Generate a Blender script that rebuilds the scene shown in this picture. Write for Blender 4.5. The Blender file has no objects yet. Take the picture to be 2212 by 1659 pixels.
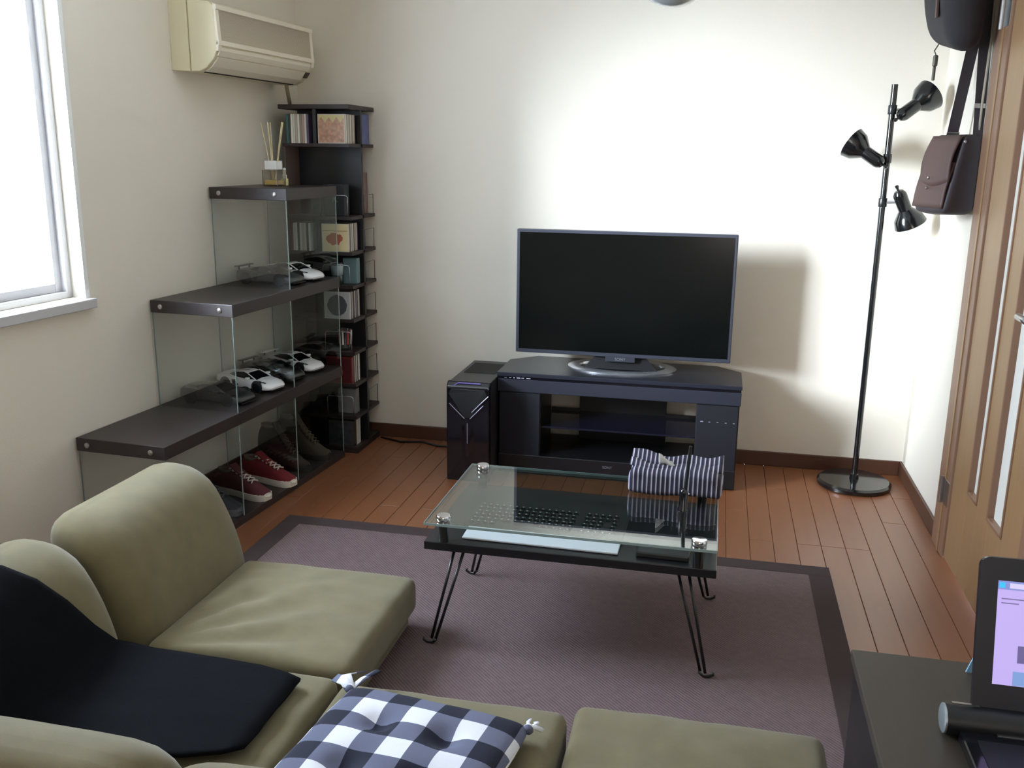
import bpy, bmesh, math, random
from mathutils import Vector, Matrix, noise
random.seed(7)
SC = bpy.context.scene
COL = SC.collection
PI = math.pi

# ------------------------------------------------------------------ camera, world, lights, exposure
cam_d = bpy.data.cameras.new('camera'); cam = bpy.data.objects.new('camera', cam_d); COL.objects.link(cam)
cam_d.sensor_width = 36.0; cam_d.lens = 2018.0 * 36.0 / 2212.0; cam_d.clip_start = 0.05
_p, _r, _y = math.radians(13.821), math.radians(-0.6704), math.radians(-12.267)
_F = Vector((math.sin(_y)*math.cos(_p), math.cos(_y)*math.cos(_p), -math.sin(_p)))
_R = Vector((math.cos(_y), -math.sin(_y), 0)); _D = _F.cross(_R)
_r1 = _R*math.cos(_r) + _D*math.sin(_r); _d1 = -_R*math.sin(_r) + _D*math.cos(_r)
cam.matrix_world = Matrix(((_r1.x, -_d1.x, -_F.x, 0), (_r1.y, -_d1.y, -_F.y, 0), (_r1.z, -_d1.z, -_F.z, 1.40), (0, 0, 0, 1)))
SC.camera = cam

world = bpy.data.worlds.new('sky'); SC.world = world; world.use_nodes = True
_bg = world.node_tree.nodes['Background']
_bg.inputs[0].default_value = (0.70, 0.83, 1.0, 1); _bg.inputs[1].default_value = 20.0

SC.view_settings.view_transform = 'Standard'; SC.view_settings.look = 'None'
SC.view_settings.gamma = 1.0; SC.view_settings.use_curve_mapping = False
SC.view_settings.exposure = 0.9
SC.cycles.use_denoising = True
SC.cycles.max_bounces = 10; SC.cycles.diffuse_bounces = 6; SC.cycles.transparent_max_bounces = 24
SC.cycles.caustics_reflective = False; SC.cycles.caustics_refractive = False
SC.cycles.sample_clamp_indirect = 8.0

# frame of the left wall: it leans 4 degrees off the room's axis.  u runs along it from the back corner, v out of it
TH = math.radians(4.0); XC, YB, XR, CEIL, YF = -1.968, 4.32, 0.875, 2.40, -2.6
def W(u, v, z=0.0):
    return Vector((XC - math.sin(TH)*u + math.cos(TH)*v, YB - math.cos(TH)*u - math.sin(TH)*v, z))
VW = -0.033                      # wall plane
WU0, WU1, WZ0, WZ1 = 1.535, 2.50, 0.905, 2.20     # window opening

def area(name, loc, tgt, sx, sy, power, color, portal=False):
    d = bpy.data.lights.new(name, 'AREA'); d.shape = 'RECTANGLE'; d.size = sx; d.size_y = sy
    d.energy = power; d.color = color
    o = bpy.data.objects.new(name, d); COL.objects.link(o); o.location = loc
    o.rotation_euler = (Vector(tgt)-Vector(loc)).to_track_quat('-Z', 'Y').to_euler()
    if portal: d.cycles.is_portal = True
    return o
_wc = W((WU0+WU1)/2, VW-0.06, (WZ0+WZ1)/2)
area('window_portal', _wc, _wc + Vector((math.cos(TH), -math.sin(TH), 0)), WU1-WU0, WZ1-WZ0, 1.0, (1, 1, 1), True)
area('rear_daylight', (0.30, YF+0.15, 1.35), (-1.2, 2.0, 1.2), 1.6, 1.7, 15.0, (1.0, 0.94, 0.86))

# hazy low sun coming in through the left window
_sd = bpy.data.lights.new('hazy_sun', 'SUN'); _sd.energy = 15.0; _sd.angle = math.radians(27); _sd.color = (0.80, 0.89, 1.0)
_so = bpy.data.objects.new('hazy_sun', _sd); COL.objects.link(_so)
_az, _el = math.radians(50), math.radians(11)
_so.rotation_euler = Vector((math.sin(_az)*math.cos(_el), math.cos(_az)*math.cos(_el), -math.sin(_el))).to_track_quat('-Z', 'Y').to_euler()

# ------------------------------------------------------------------ helpers
def s2l(c):
    return tuple(((x/255.0)/12.92 if x/255.0 <= 0.04045 else ((x/255.0+0.055)/1.055)**2.4) for x in c)
MATS = {}
def mat(name, rgb, rough=0.5, metal=0.0, var=0.0, vscale=8.0, bump=0.0, bscale=200.0, coat=0.0, spec=0.5, emit=None, stretch=None, sheen=0.0):
    if name in MATS: return MATS[name]
    m = bpy.data.materials.new(name); m.use_nodes = True; nt = m.node_tree; b = nt.nodes['Principled BSDF']
    c = s2l(rgb); b.inputs['Base Color'].default_value = (*c, 1)
    b.inputs['Roughness'].default_value = rough; b.inputs['Metallic'].default_value = metal
    b.inputs['Coat Weight'].default_value = coat; b.inputs['Coat Roughness'].default_value = 0.08
    b.inputs['Specular IOR Level'].default_value = spec
    if sheen: b.inputs['Sheen Weight'].default_value = sheen
    tc = nt.nodes.new('ShaderNodeTexCoord'); src = tc.outputs['Object']
    if stretch:
        mp = nt.nodes.new('ShaderNodeMapping'); mp.inputs['Scale'].default_value = stretch
        nt.links.new(src, mp.inputs[0]); src = mp.outputs[0]
    n = nt.nodes.new('ShaderNodeTexNoise'); n.inputs['Scale'].default_value = vscale; n.inputs['Detail'].default_value = 4
    nt.links.new(src, n.inputs['Vector'])
    mx = nt.nodes.new('ShaderNodeMix'); mx.data_type = 'RGBA'
    v = max(var, 0.01)
    mx.inputs[6].default_value = tuple(x*(1-v) for x in c) + (1,); mx.inputs[7].default_value = tuple(min(1, x*(1+v)) for x in c) + (1,)
    nt.links.new(n.outputs[0], mx.inputs[0]); nt.links.new(mx.outputs[2], b.inputs['Base Color'])
    if bump:
        n2 = nt.nodes.new('ShaderNodeTexNoise'); n2.inputs['Scale'].default_value = bscale; n2.inputs['Detail'].default_value = 3
        nt.links.new(src, n2.inputs['Vector'])
        bp = nt.nodes.new('ShaderNodeBump'); bp.inputs['Strength'].default_value = bump; bp.inputs['Distance'].default_value = 0.002
        nt.links.new(n2.outputs[0], bp.inputs['Height']); nt.links.new(bp.outputs[0], b.inputs['Normal'])
    if emit:
        b.inputs['Emission Color'].default_value = (*s2l(emit[0]), 1); b.inputs['Emission Strength'].default_value = emit[1]
    MATS[name] = m; return m

class NT:
    """tiny helper for hand-made node materials"""
    def __init__(s, name, rough=0.5):
        s.m = bpy.data.materials.new(name); s.m.use_nodes = True; s.t = s.m.node_tree; s.b = s.t.nodes['Principled BSDF']
        s.b.inputs['Roughness'].default_value = rough; MATS[name] = s.m
        s.tc = s.t.nodes.new('ShaderNodeTexCoord'); s.sep = s.t.nodes.new('ShaderNodeSeparateXYZ')
        s.t.links.new(s.tc.outputs['Object'], s.sep.inputs[0])
    def link(s, a, b): s.t.links.new(a, b)
    def val(s, x):
        return x
    def math(s, op, a, b=None, c=None):
        n = s.t.nodes.new('ShaderNodeMath'); n.operation = op
        for i, q in enumerate((a, b, c)):
            if q is None: continue
            if isinstance(q, (int, float)): n.inputs[i].default_value = q
            else: s.link(q, n.inputs[i])
        return n.outputs[0]
    def mix(s, f, a, b):
        n = s.t.nodes.new('ShaderNodeMix'); n.data_type = 'RGBA'
        if isinstance(f, (int, float)): n.inputs[0].default_value = f
        else: s.link(f, n.inputs[0])
        for i, q in ((6, a), (7, b)):
            if isinstance(q, tuple): n.inputs[i].default_value = (*s2l(q), 1)
            else: s.link(q, n.inputs[i])
        return n.outputs[2]
    def noise(s, sc, det=3):
        n = s.t.nodes.new('ShaderNodeTexNoise'); n.inputs['Scale'].default_value = sc; n.inputs['Detail'].default_value = det
        s.link(s.tc.outputs['Object'], n.inputs['Vector']); return n.outputs[0]
    def vor(s, sc):
        n = s.t.nodes.new('ShaderNodeTexVoronoi'); n.inputs['Scale'].default_value = sc
        s.link(s.tc.outputs['Object'], n.inputs['Vector']); return n
    def bump(s, h, st=0.3, d=0.002):
        n = s.t.nodes.new('ShaderNodeBump'); n.inputs['Strength'].default_value = st; n.inputs['Distance'].default_value = d
        s.link(h, n.inputs['Height']); s.link(n.outputs[0], s.b.inputs['Normal'])
    def out(s, c): s.link(c, s.b.inputs['Base Color']); return s.m

def glass_mat(name, tint, refl=0.06, rough=0.0, edge=0.75):
    m = bpy.data.materials.new(name); m.use_nodes = True; nt = m.node_tree
    for n in list(nt.nodes): nt.nodes.remove(n)
    o = nt.nodes.new('ShaderNodeOutputMaterial'); t = nt.nodes.new('ShaderNodeBsdfTransparent'); g = nt.nodes.new('ShaderNodeBsdfGlossy')
    t.inputs[0].default_value = (*tint, 1); g.inputs['Roughness'].default_value = rough
    lw = nt.nodes.new('ShaderNodeLayerWeight'); lw.inputs[0].default_value = 0.5
    pw = nt.nodes.new('ShaderNodeMath'); pw.operation = 'POWER'; pw.inputs[1].default_value = 3.2
    nt.links.new(lw.outputs['Facing'], pw.inputs[0])
    mr = nt.nodes.new('ShaderNodeMath'); mr.operation = 'MULTIPLY_ADD'; mr.inputs[1].default_value = edge; mr.inputs[2].default_value = refl
    nt.links.new(pw.outputs[0], mr.inputs[0])
    mx = nt.nodes.new('ShaderNodeMixShader'); nt.links.new(mr.outputs[0], mx.inputs[0])
    nt.links.new(t.outputs[0], mx.inputs[1]); nt.links.new(g.outputs[0], mx.inputs[2]); nt.links.new(mx.outputs[0], o.inputs[0])
    MATS[name] = m; return m

class MB:
    def __init__(s): s.v = []; s.f = []
    def add(s, vs, fs):
        o = len(s.v); s.v += [tuple(v) for v in vs]; s.f += [tuple(i+o for i in f) for f in fs]; return s
    def box(s, x0, x1, y0, y1, z0, z1):
        v = [(x, y, z) for z in (z0, z1) for y in (y0, y1) for x in (x0, x1)]
        return s.add(v, [(0, 2, 3, 1), (4, 5, 7, 6), (0, 1, 5, 4), (2, 6, 7, 3), (0, 4, 6, 2), (1, 3, 7, 5)])
    def prism(s, poly, a0, a1, axis='z'):
        """extrude a 2-D polygon; axis z: poly=(x,y); axis y: poly=(x,z); axis x: poly=(y,z)"""
        n = len(poly); P = []
        for a in (a0, a1):
            for p, q in poly: P.append({'z': (p, q, a), 'y': (p, a, q), 'x': (a, p, q)}[axis])
        f = [tuple(range(n))[::-1], tuple(range(n, 2*n))] + [(i, (i+1) % n, n+(i+1) % n, n+i) for i in range(n)]
        return s.add(P, f)
    def rings(s, R, cap=True, closed=True):
        n = len(R[0]); base = len(s.v)
        for r in R: s.v += [tuple(p) for p in r]
        for i in range(len(R)-1):
            for j in range(n if closed else n-1):
                a = base+i*n+j; b = base+i*n+(j+1) % n
                s.f.append((a, b, b+n, a+n))
        if cap:
            s.f.append(tuple(base+j for j in range(n))[::-1]); s.f.append(tuple(base+(len(R)-1)*n+j for j in range(n)))
        return s
    def tube(s, pts, r, n=8, rs=None):
        pts = [Vector(p) for p in pts]; R = []; up = None
        for i, p in enumerate(pts):
            d = (pts[min(i+1, len(pts)-1)] - pts[max(i-1, 0)]).normalized()
            if up is None: up = Vector((0, 0, 1)) if abs(d.z) < 0.9 else Vector((1, 0, 0))
            a = d.cross(up).normalized(); b = a.cross(d).normalized(); up = b
            rr = rs[i] if rs else r
            R.append([p + a*math.cos(2*PI*k/n)*rr + b*math.sin(2*PI*k/n)*rr for k in range(n)])
        return s.rings(R)
    def cyl(s, p0, p1, r0, r1=None, n=16):
        return s.tube([p0, p1], r0, n, [r0, r0 if r1 is None else r1])
    def lathe(s, prof, n=24, origin=(0, 0, 0), axis=(0, 0, 1)):
        q = Vector(axis).normalized().to_track_quat('Z', 'Y'); o = Vector(origin)
        return s.rings([[o + q @ Vector((r*math.cos(2*PI*k/n), r*math.sin(2*PI*k/n), h)) for k in range(n)] for r, h in prof])
    def ball(s, c, r, n=10, m=6, sc=(1, 1, 1)):
        R = [[(c[0]+sc[0]*r*math.sin(PI*(i+.02)/(m+.04))*math.cos(2*PI*k/n), c[1]+sc[1]*r*math.sin(PI*(i+.02)/(m+.04))*math.sin(2*PI*k/n), c[2]-sc[2]*r*math.cos(PI*(i+.02)/(m+.04))) for k in range(n)] for i in range(m+1)]
        return s.rings(R)
    def ribbon(s, pts, wdir, w, t=0.004):
        """flat strap along pts; wdir the width direction"""
        pts = [Vector(p) for p in pts]; wd = Vector(wdir).normalized(); R = []
        for i, p in enumerate(pts):
            d = (pts[min(i+1, len(pts)-1)] - pts[max(i-1, 0)]).normalized()
            nn = d.cross(wd).normalized()
            R.append([p+wd*w/2+nn*t/2, p-wd*w/2+nn*t/2, p-wd*w/2-nn*t/2, p+wd*w/2-nn*t/2])
        return s.rings(R)
    def soft(s, cx, cy, cz, hx, hy, hz, r, n=14, fn=None):
        """rounded box with many vertices; fn(point)->point deforms it (coords relative to the centre)"""
        def ax(h, k):
            rr = min(r, h*0.999); c = h-rr; a = []
            e = 4
            for i in range(e): a.append(-c - rr*math.cos(PI/2*i/e))
            for i in range(k+1): a.append(-c + 2*c*i/k)
            for i in range(1, e+1): a.append(c + rr*math.sin(PI/2*i/e))
            return a
        H = (hx, hy, hz); A = [ax(h, n) for h in H]; idx = {}
        def vert(p):
            key = tuple(round(q, 6) for q in p)
            if key in idx: return idx[key]
            q = Vector(p); inn = Vector([max(-(h-min(r, h*.999)), min(h-min(r, h*.999), c)) for h, c in zip(H, q)])
            d = q-inn
            if d.length > 1e-9:
                mx = [min(r, h*.999) for h in H]
                e = Vector([c/m if m else 0 for c, m in zip(d, mx)]); L = e.length
                k = max(abs(c) for c in e)
                d = d*(k/L) if L > 0 else d
            q = inn+d
            if fn: q = Vector(fn(q))
            idx[key] = len(s.v); s.v.append((q.x+cx, q.y+cy, q.z+cz)); return idx[key]
        for axis in range(3):
            b, c = [(1, 2), (2, 0), (0, 1)][axis]
            for sg in (-1, 1):
                for i in range(len(A[b])-1):
                    for j in range(len(A[c])-1):
                        def P(bi, ci):
                            q = [0, 0, 0]; q[axis] = sg*H[axis]; q[b] = A[b][bi]; q[c] = A[c][ci]; return vert(q)
                        f = (P(i, j), P(i+1, j), P(i+1, j+1), P(i, j+1))
                        s.f.append(f if sg > 0 else f[::-1])
        return s
    def mesh(s, name, smooth=False):
        me = bpy.data.meshes.new(name); me.from_pydata(s.v, [], s.f); me.update()
        bm = bmesh.new(); bm.from_mesh(me); bmesh.ops.recalc_face_normals(bm, faces=bm.faces); bm.to_mesh(me); bm.free()
        if smooth:
            for p in me.polygons: p.use_smooth = True
        return me
    def build(s, name, m, parent=None, bevel=0.0, smooth=False, label=None, seg=2, angle=None):
        me = s.mesh(name, smooth or angle is not None)
        return put(name, me, m, parent, bevel, label, seg, angle)

def put(name, me, m, parent=None, bevel=0.0, label=None, seg=2, angle=None):
    if not me.materials: me.materials.append(m)
    o = bpy.data.objects.new(name, me); COL.objects.link(o)
    if parent: o.parent = parent
    if angle is not None:
        try: me.set_sharp_from_angle(angle=math.radians(angle))
        except Exception: pass
    if bevel:
        b = o.modifiers.new('bevel', 'BEVEL'); b.width = bevel; b.segments = seg; b.limit_method = 'ANGLE'
    if label: o['label'] = label
    return o

def tag(o, label, cat, group=None):
    o['label'] = label; o['category'] = cat
    if group: o['group'] = group
    return o
def struct(o): o['kind'] = 'structure'; return o
def thing(name, label, cat, loc=(0, 0, 0), rz=0.0, group=None):
    o = bpy.data.objects.new(name, None); COL.objects.link(o); o.empty_display_size = 0.05
    o.location = loc; o.rotation_euler = (0, 0, rz); return tag(o, label, cat, group)
def dup(o, parent=None):
    c = o.copy(); COL.objects.link(c); c.parent = parent
    for ch in o.children: dup(ch, c)
    return c
def text(name, body, size, m, parent, loc, rot, extrude=0.0004):
    cu = bpy.data.curves.new(name, 'FONT'); cu.body = body; cu.size = size; cu.extrude = extrude
    cu.align_x = 'CENTER'; cu.align_y = 'CENTER'
    t = bpy.data.objects.new(name, cu); COL.objects.link(t)
    dg = bpy.context.evaluated_depsgraph_get(); me = bpy.data.meshes.new_from_object(t.evaluated_get(dg))
    bpy.data.objects.remove(t); o = put(name, me, m, parent)
    if me.materials: me.materials[0] = m
    else: me.materials.append(m)
    o.location = loc; o.rotation_euler = rot; return o

# ------------------------------------------------------------------ materials
M_wall = mat('wallpaper', (228, 220, 206), 0.9, var=0.02, vscale=3, bump=0.25, bscale=260)
M_ceil = mat('ceiling_paint', (225, 222, 214), 0.9)
M_skirt = mat('skirting_wood', (82, 52, 38), 0.4, var=0.15, vscale=6, stretch=(1, 1, 12))
M_plank = None
def plank_mat():
    k = NT('floor_wood', 0.5)
    info = k.t.nodes.new('ShaderNodeObjectInfo')
    n = k.t.nodes.new('ShaderNodeTexNoise'); n.inputs['Scale'].default_value = 3; n.inputs['Detail'].default_value = 3
    mp = k.t.nodes.new('ShaderNodeMapping'); mp.inputs['Scale'].default_value = (14, 1.2, 1)
    k.link(k.tc.outputs['Object'], mp.inputs[0])
    ad = k.t.nodes.new('ShaderNodeVectorMath'); ad.operation = 'ADD'; k.link(mp.outputs[0], ad.inputs[0])
    cmb = k.t.nodes.new('ShaderNodeCombineXYZ'); k.link(k.math('MULTIPLY', info.outputs['Random'], 40.0), cmb.inputs[0]); k.link(cmb.outputs[0], ad.inputs[1])
    k.link(ad.outputs[0], n.inputs['Vector'])
    g = k.mix(n.outputs[0], (124, 74, 44), (140, 87, 54))
    c = k.mix(k.math('MULTIPLY', info.outputs['Random'], 0.35), g, (132, 80, 48))
    k.b.inputs['Coat Weight'].default_value = 0.55; k.b.inputs['Coat Roughness'].default_value = 0.285
    return k.out(c)
M_plank = plank_mat()
M_dwood = mat('dark_wood', (50, 42, 42), 0.42, var=0.18, vscale=5, stretch=(12, 1, 12), bump=0.1, bscale=60)
M_twood = mat('tower_wood', (46, 36, 36), 0.5, var=0.15, vscale=6, stretch=(8, 8, 1))
M_black = mat('black_plastic', (22, 22, 26), 0.38)
M_gblack = mat('black_gloss', (14, 14, 20), 0.12, coat=0.4)
M_grille = mat('speaker_cloth', (24, 25, 40), 0.8, bump=0.4, bscale=900)
M_bmetal = mat('black_metal', (24, 25, 28), 0.3, spec=0.6)
M_lampblk = mat('lamp_black', (16, 18, 20), 0.16, coat=0.6)
M_chrome = mat('chrome', (225, 225, 230), 0.08, metal=1.0)
M_steel = mat('brushed_steel', (190, 190, 190), 0.3, metal=1.0)
M_screen = mat('tv_screen', (7, 9, 9), 0.16, spec=0.35)
M_bezel = mat('tv_bezel', (52, 54, 64), 0.3)
M_glass = glass_mat('shelf_glass', (0.92, 0.95, 0.95), 0.11, edge=0.7)
M_tglass = glass_mat('table_glass', (0.85, 0.91, 0.89), 0.07, edge=0.8)
M_wglass = glass_mat('window_glass', (0.97, 0.98, 0.98), 0.03, edge=0.5)
M_gedge = mat('glass_edge', (142, 162, 162), 0.1, coat=0.4)
M_white = mat('white_plastic', (230, 230, 228), 0.45)
M_frame = mat('window_frame', (196, 194, 196), 0.4)
M_jamb = mat('white_jamb', (235, 235, 232), 0.6)
M_ac = mat('aged_plastic', (214, 204, 172), 0.5, var=0.03)
M_acf = mat('aged_plastic_front', (226, 216, 196), 0.45, var=0.03)
M_slat = mat('ac_slats', (196, 184, 166), 0.5)
M_dark = mat('dark_gap', (30, 28, 26), 0.8)
M_door = mat('door_wood', (158, 124, 88), 0.4, var=0.10, vscale=6, stretch=(10, 10, 0.8), bump=0.05, bscale=80)
M_case = mat('door_casing', (140, 106, 84), 0.4, var=0.10, vscale=6, stretch=(10, 10, 0.8))
M_frost = mat('frosted_pane', (240, 236, 226), 0.5, bump=0.2, bscale=150)
M_leather = mat('brown_leather', (84, 62, 58), 0.55, var=0.12, vscale=20, bump=0.25, bscale=300)
M_leather2 = mat('dark_leather', (52, 44, 50), 0.55, var=0.12, vscale=20, bump=0.25, bscale=300)
M_sofa = mat('olive_suede', (110, 100, 70), 0.95, var=0.24, vscale=16, bump=0.3, bscale=700, sheen=0.25)
M_throw = mat('black_throw', (17, 18, 22), 1.0, var=0.2, vscale=60, bump=0.5, bscale=500, spec=0.1)
def rug_mat():
    k = NT('rug_weave', 0.95)
    x, y, _ = k.sep.outputs
    a = k.math('SINE', k.math('MULTIPLY', k.math('ADD', x, y), 520.0))
    b = k.math('SINE', k.math('MULTIPLY', k.math('SUBTRACT', x, y), 190.0))
    h = k.math('MULTIPLY_ADD', a, 0.5, 0.5)
    h2 = k.math('MULTIPLY_ADD', k.noise(60), 0.6, k.math('MULTIPLY', h, 0.6))
    c = k.mix(h2, (88, 71, 72), (122, 102, 103))
    k.bump(h, 0.5, 0.003); return k.out(c)
M_rug = rug_mat()
M_rugb = mat('rug_border', (64, 50, 50), 0.95, var=0.12, vscale=40, bump=0.4, bscale=500)
def gingham():
    k = NT('gingham', 0.9); x, y, z = k.sep.outputs; P = 0.116
    def band(q): return k.math('GREATER_THAN', k.math('FRACT', k.math('ADD', k.math('DIVIDE', q, P), 10.25)), 0.5)
    f = k.math('MULTIPLY', k.math('ADD', band(x), band(y)), 0.5)
    c = k.mix(k.math('GREATER_THAN', f, 0.25), (228, 228, 236), (102, 105, 128))
    c = k.mix(k.math('GREATER_THAN', f, 0.75), c, (24, 26, 46))
    k.bump(k.noise(500), 0.3); return k.out(c)
M_ging = gingham()
def stripes():
    k = NT('striped_cloth', 0.9); x, y, z = k.sep.outputs
    q = k.math('ADD', x, k.math('MULTIPLY', k.math('ABSOLUTE', k.math('SUBTRACT', y, 0.0)), 0.0))
    w = k.math('FRACT', k.math('ADD', k.math('DIVIDE', q, 0.0138), 50.0))
    l = k.math('LESS_THAN', w, 0.26)
    n = k.noise(300)
    c = k.mix(l, (40, 38, 58), (186, 184, 200))
    c = k.mix(k.math('MULTIPLY', k.math('GREATER_THAN', w, 0.80), 0.6), c, (96, 84, 84))
    k.bump(n, 0.3); return k.out(c)
M_stripe = stripes()

# ------------------------------------------------------------------ room shell
LW = (-TH)
def wobj(mb, name, m, parent=None, **kw):
    """mesh whose coordinates are given as (v, -u, z) in the left wall's frame"""
    o = mb.build(name, m, parent, **kw)
    if parent is None: o.location = (XC, YB, 0); o.rotation_euler = (0, 0, LW)
    return o
b = MB(); T = 0.14
b.box(VW-T, VW, -WU0, 0.25, 0, CEIL).box(VW-T, VW, -7.0, -WU1, 0, CEIL)
b.box(VW-T, VW, -WU1, -WU0, 0, WZ0).box(VW-T, VW, -WU1, -WU0, WZ1, CEIL)
struct(wobj(b, 'wall_left', M_wall))
struct(MB().box(-2.25, XR+0.15, YB, YB+0.12, 0, CEIL).build('wall_back', M_wall))
DY0, DY1, DZ1 = 2.63, 3.395, 2.0
b = MB().box(XR, XR+0.14, DY1, YB, 0, CEIL).box(XR, XR+0.14, YF, DY0, 0, CEIL).box(XR, XR+0.14, DY0, DY1, DZ1, CEIL)
struct(b.build('wall_right', M_wall))
struct(MB().box(-2.6, XR+0.14, YF-0.1, YF, 0, CEIL).build('wall_rear', M_wall))
struct(MB().box(-2.75, XR+0.14, YF-0.1, YB+0.12, CEIL, CEIL+0.1).build('ceiling', M_ceil))
flo = struct(MB().box(-2.65, XR+0.14, YF-0.1, YB+0.1, -0.08, -0.012).build('floor', M_dark))
PW = 0.0865
pm = {}
ncol = int((XR+2.58)/PW)+1
for i in range(ncol):
    x1 = XR - i*PW; y = YF
    L0 = random.choice((0.6, 0.9, 1.2, 1.5))
    while y < YB-0.01:
        L = min(L0, YB-y); L0 = 1.8
        key = round(L, 3)
        if key not in pm: pm[key] = MB().box(-PW/2+0.0007, PW/2-0.0007, 0.0007, key-0.0007, -0.012, 0).mesh('plank')
        o = put('plank', pm[key], M_plank, flo, 0.0012, None, 1); o.location = (x1-PW/2, y, 0); y += L
# skirting boards
def skirt(name, pts0):
    return struct(pts0.build(name, M_skirt, None, bevel=0.003))
skirt('baseboard_back', MB().box(-2.0, XR-0.012, YB-0.012, YB, 0, 0.068))
skirt('baseboard_right', MB().box(XR-0.012, XR, 3.575, YB, 0, 0.068))
o = wobj(MB().box(VW, VW+0.012, -6.6, -0.02, 0, 0.068), 'baseboard_left', M_skirt, bevel=0.003); struct(o)

# window in the left wall
win = struct(bpy.data.objects.new('window_1', None)); COL.objects.link(win)
win.location = (XC, YB, 0); win.rotation_euler = (0, 0, LW); win['label'] = 'bright window with pale aluminium frame and sill'
vo = VW-0.06
jm = MB().box(VW-T, VW+0.004, -WU0, -WU0+0.02, WZ0-0.02, WZ1+0.02).box(VW-T, VW+0.004, -WU1-0.02, -WU1, WZ0-0.02, WZ1+0.02).box(VW-T, VW+0.004, -WU1, -WU0, WZ1, WZ1+0.02)
jm.build('jamb', M_jamb, win)
MB().box(VW-T, VW+0.030, -WU1-0.03, -WU0+0.025, WZ0-0.035, WZ0-0.002).build('window_sill', M_frame, win, bevel=0.003)
um = (WU0+WU1)/2
fr = MB()
for a, c in ((WU0, WU0+0.022), (WU1-0.022, WU1)): fr.box(vo-0.045, vo+0.01, -c, -a, WZ0, WZ1)
fr.box(vo-0.045, vo+0.01, -WU1, -WU0, WZ0, WZ0+0.022).box(vo-0.045, vo+0.01, -WU1, -WU0, WZ1-0.022, WZ1)
fr.build('window_frame', M_frame, win, bevel=0.002)
for k, (a, c, dv) in enumerate(((WU0+0.022, um+0.015, -0.012), (um-0.015, WU1-0.022, -0.034))):
    sh = MB(); w = 0.03
    sh.box(vo+dv-0.018, vo+dv, -a-w, -a, WZ0+.022, WZ1-.022).box(vo+dv-0.018, vo+dv, -c, -c+w, WZ0+.022, WZ1-.022)
    sh.box(vo+dv-0.018, vo+dv, -c+w, -a-w, WZ0+.022, WZ0+.022+w).box(vo+dv-0.018, vo+dv, -c+w, -a-w, WZ1-.022-w, WZ1-.022)
    so = sh.build('sash', M_frame, win, bevel=0.002)
    MB().box(vo+dv-0.011, vo+dv-0.007, -c+w, -a-w, WZ0+.022+w, WZ1-.022-w).build('pane', M_wglass, so)
# door in the right wall
door = struct(bpy.data.objects.new('door_1', None)); COL.objects.link(door); door['label'] = 'tan wooden door with two tall frosted panes'
door.location = (0, 0, 0)
cs = MB().box(XR-0.018, XR+0.06, DY1, 3.565, 0, DZ1+0.09).box(XR-0.018, XR+0.06, DY0-0.10, DY0, 0, DZ1+0.09).box(XR-0.018, XR+0.06, DY0, DY1, DZ1, DZ1+0.09)
cs.build('casing', M_case, door, bevel=0.004)
MB().box(XR-0.021, XR-0.017, 3.455, 3.475, 0, DZ1).build('casing_strip', M_door, door, bevel=0.001)
MB().box(XR-0.005, XR+0.06, 3.40, DY1, 0, DZ1).build('door_stop', M_case, door)
leafp = [(2.74, 2.80), (2.956, 3.078), (3.193, 3.39)]
p1, p2 = (2.800, 2.956), (3.078, 3.193); zb, zt = 0.32, 1.88
lf = MB()
for a, c in ((DY0+0.005, p1[0]), (p1[1], p2[0]), (p2[1], DY1-0.006)): lf.box(XR-0.012, XR+0.024, a, c, 0.008, DZ1-0.005)
for a, c in (p1, p2): lf.box(XR-0.012, XR+0.024, a, c, 0.008, zb).box(XR-0.012, XR+0.024, a, c, zt, DZ1-0.005)
leaf = lf.build('door_leaf', M_door, door, bevel=0.003)
for a, c in (p1, p2):
    MB().box(XR+0.004, XR+0.012, a, c, zb, zt).build('pane', M_frost, leaf)
    bd = MB()
    for s0, s1 in ((a-0.002, a+0.010), (c-0.010, c+0.002)): bd.box(XR-0.016, XR+0.006, s0, s1, zb, zt)
    bd.box(XR-0.016, XR+0.006, a, c, zb-0.002, zb+0.010).build('glazing_bead', M_case, leaf, bevel=0.003)
for z in (0.235, 1.86):
    h = MB().box(XR-0.022, XR-0.016, 3.40, 3.47, z-0.045, z+0.045).cyl((XR-0.026, 3.478, z-0.05), (XR-0.026, 3.478, z+0.05), 0.008).build('hinge', M_steel, door)
MB().cyl((XR-0.012, 2.68, 0.98), (XR-0.06, 2.68, 0.98), 0.012).cyl((XR-0.055, 2.68, 0.98), (XR-0.055, 2.79, 0.98), 0.010).build('door_handle', M_steel, door, smooth=True)

# ------------------------------------------------------------------ rug
rug = thing('rug', 'flat grey-brown woven rug with darker border under the glass table', 'rug', (0, 0, 0.0))
RX0, RX1, RY0, RY1, RB = -1.585, 0.448, 0.95, 3.19, 0.075
MB().box(RX0+RB, RX1-RB, RY0+RB, RY1-RB, 0.001, 0.008).build('rug_field', M_rug, rug)
for (a, c, d, e) in ((RX0, RX1, RY1-RB, RY1), (RX0, RX1, RY0, RY0+RB), (RX0, RX0+RB, RY0+RB, RY1-RB), (RX1-RB, RX1, RY0+RB, RY1-RB)):
    MB().box(a, c, d, e, 0.001, 0.0095).build('rug_border', M_rugb, rug, bevel=0.002)

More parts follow.
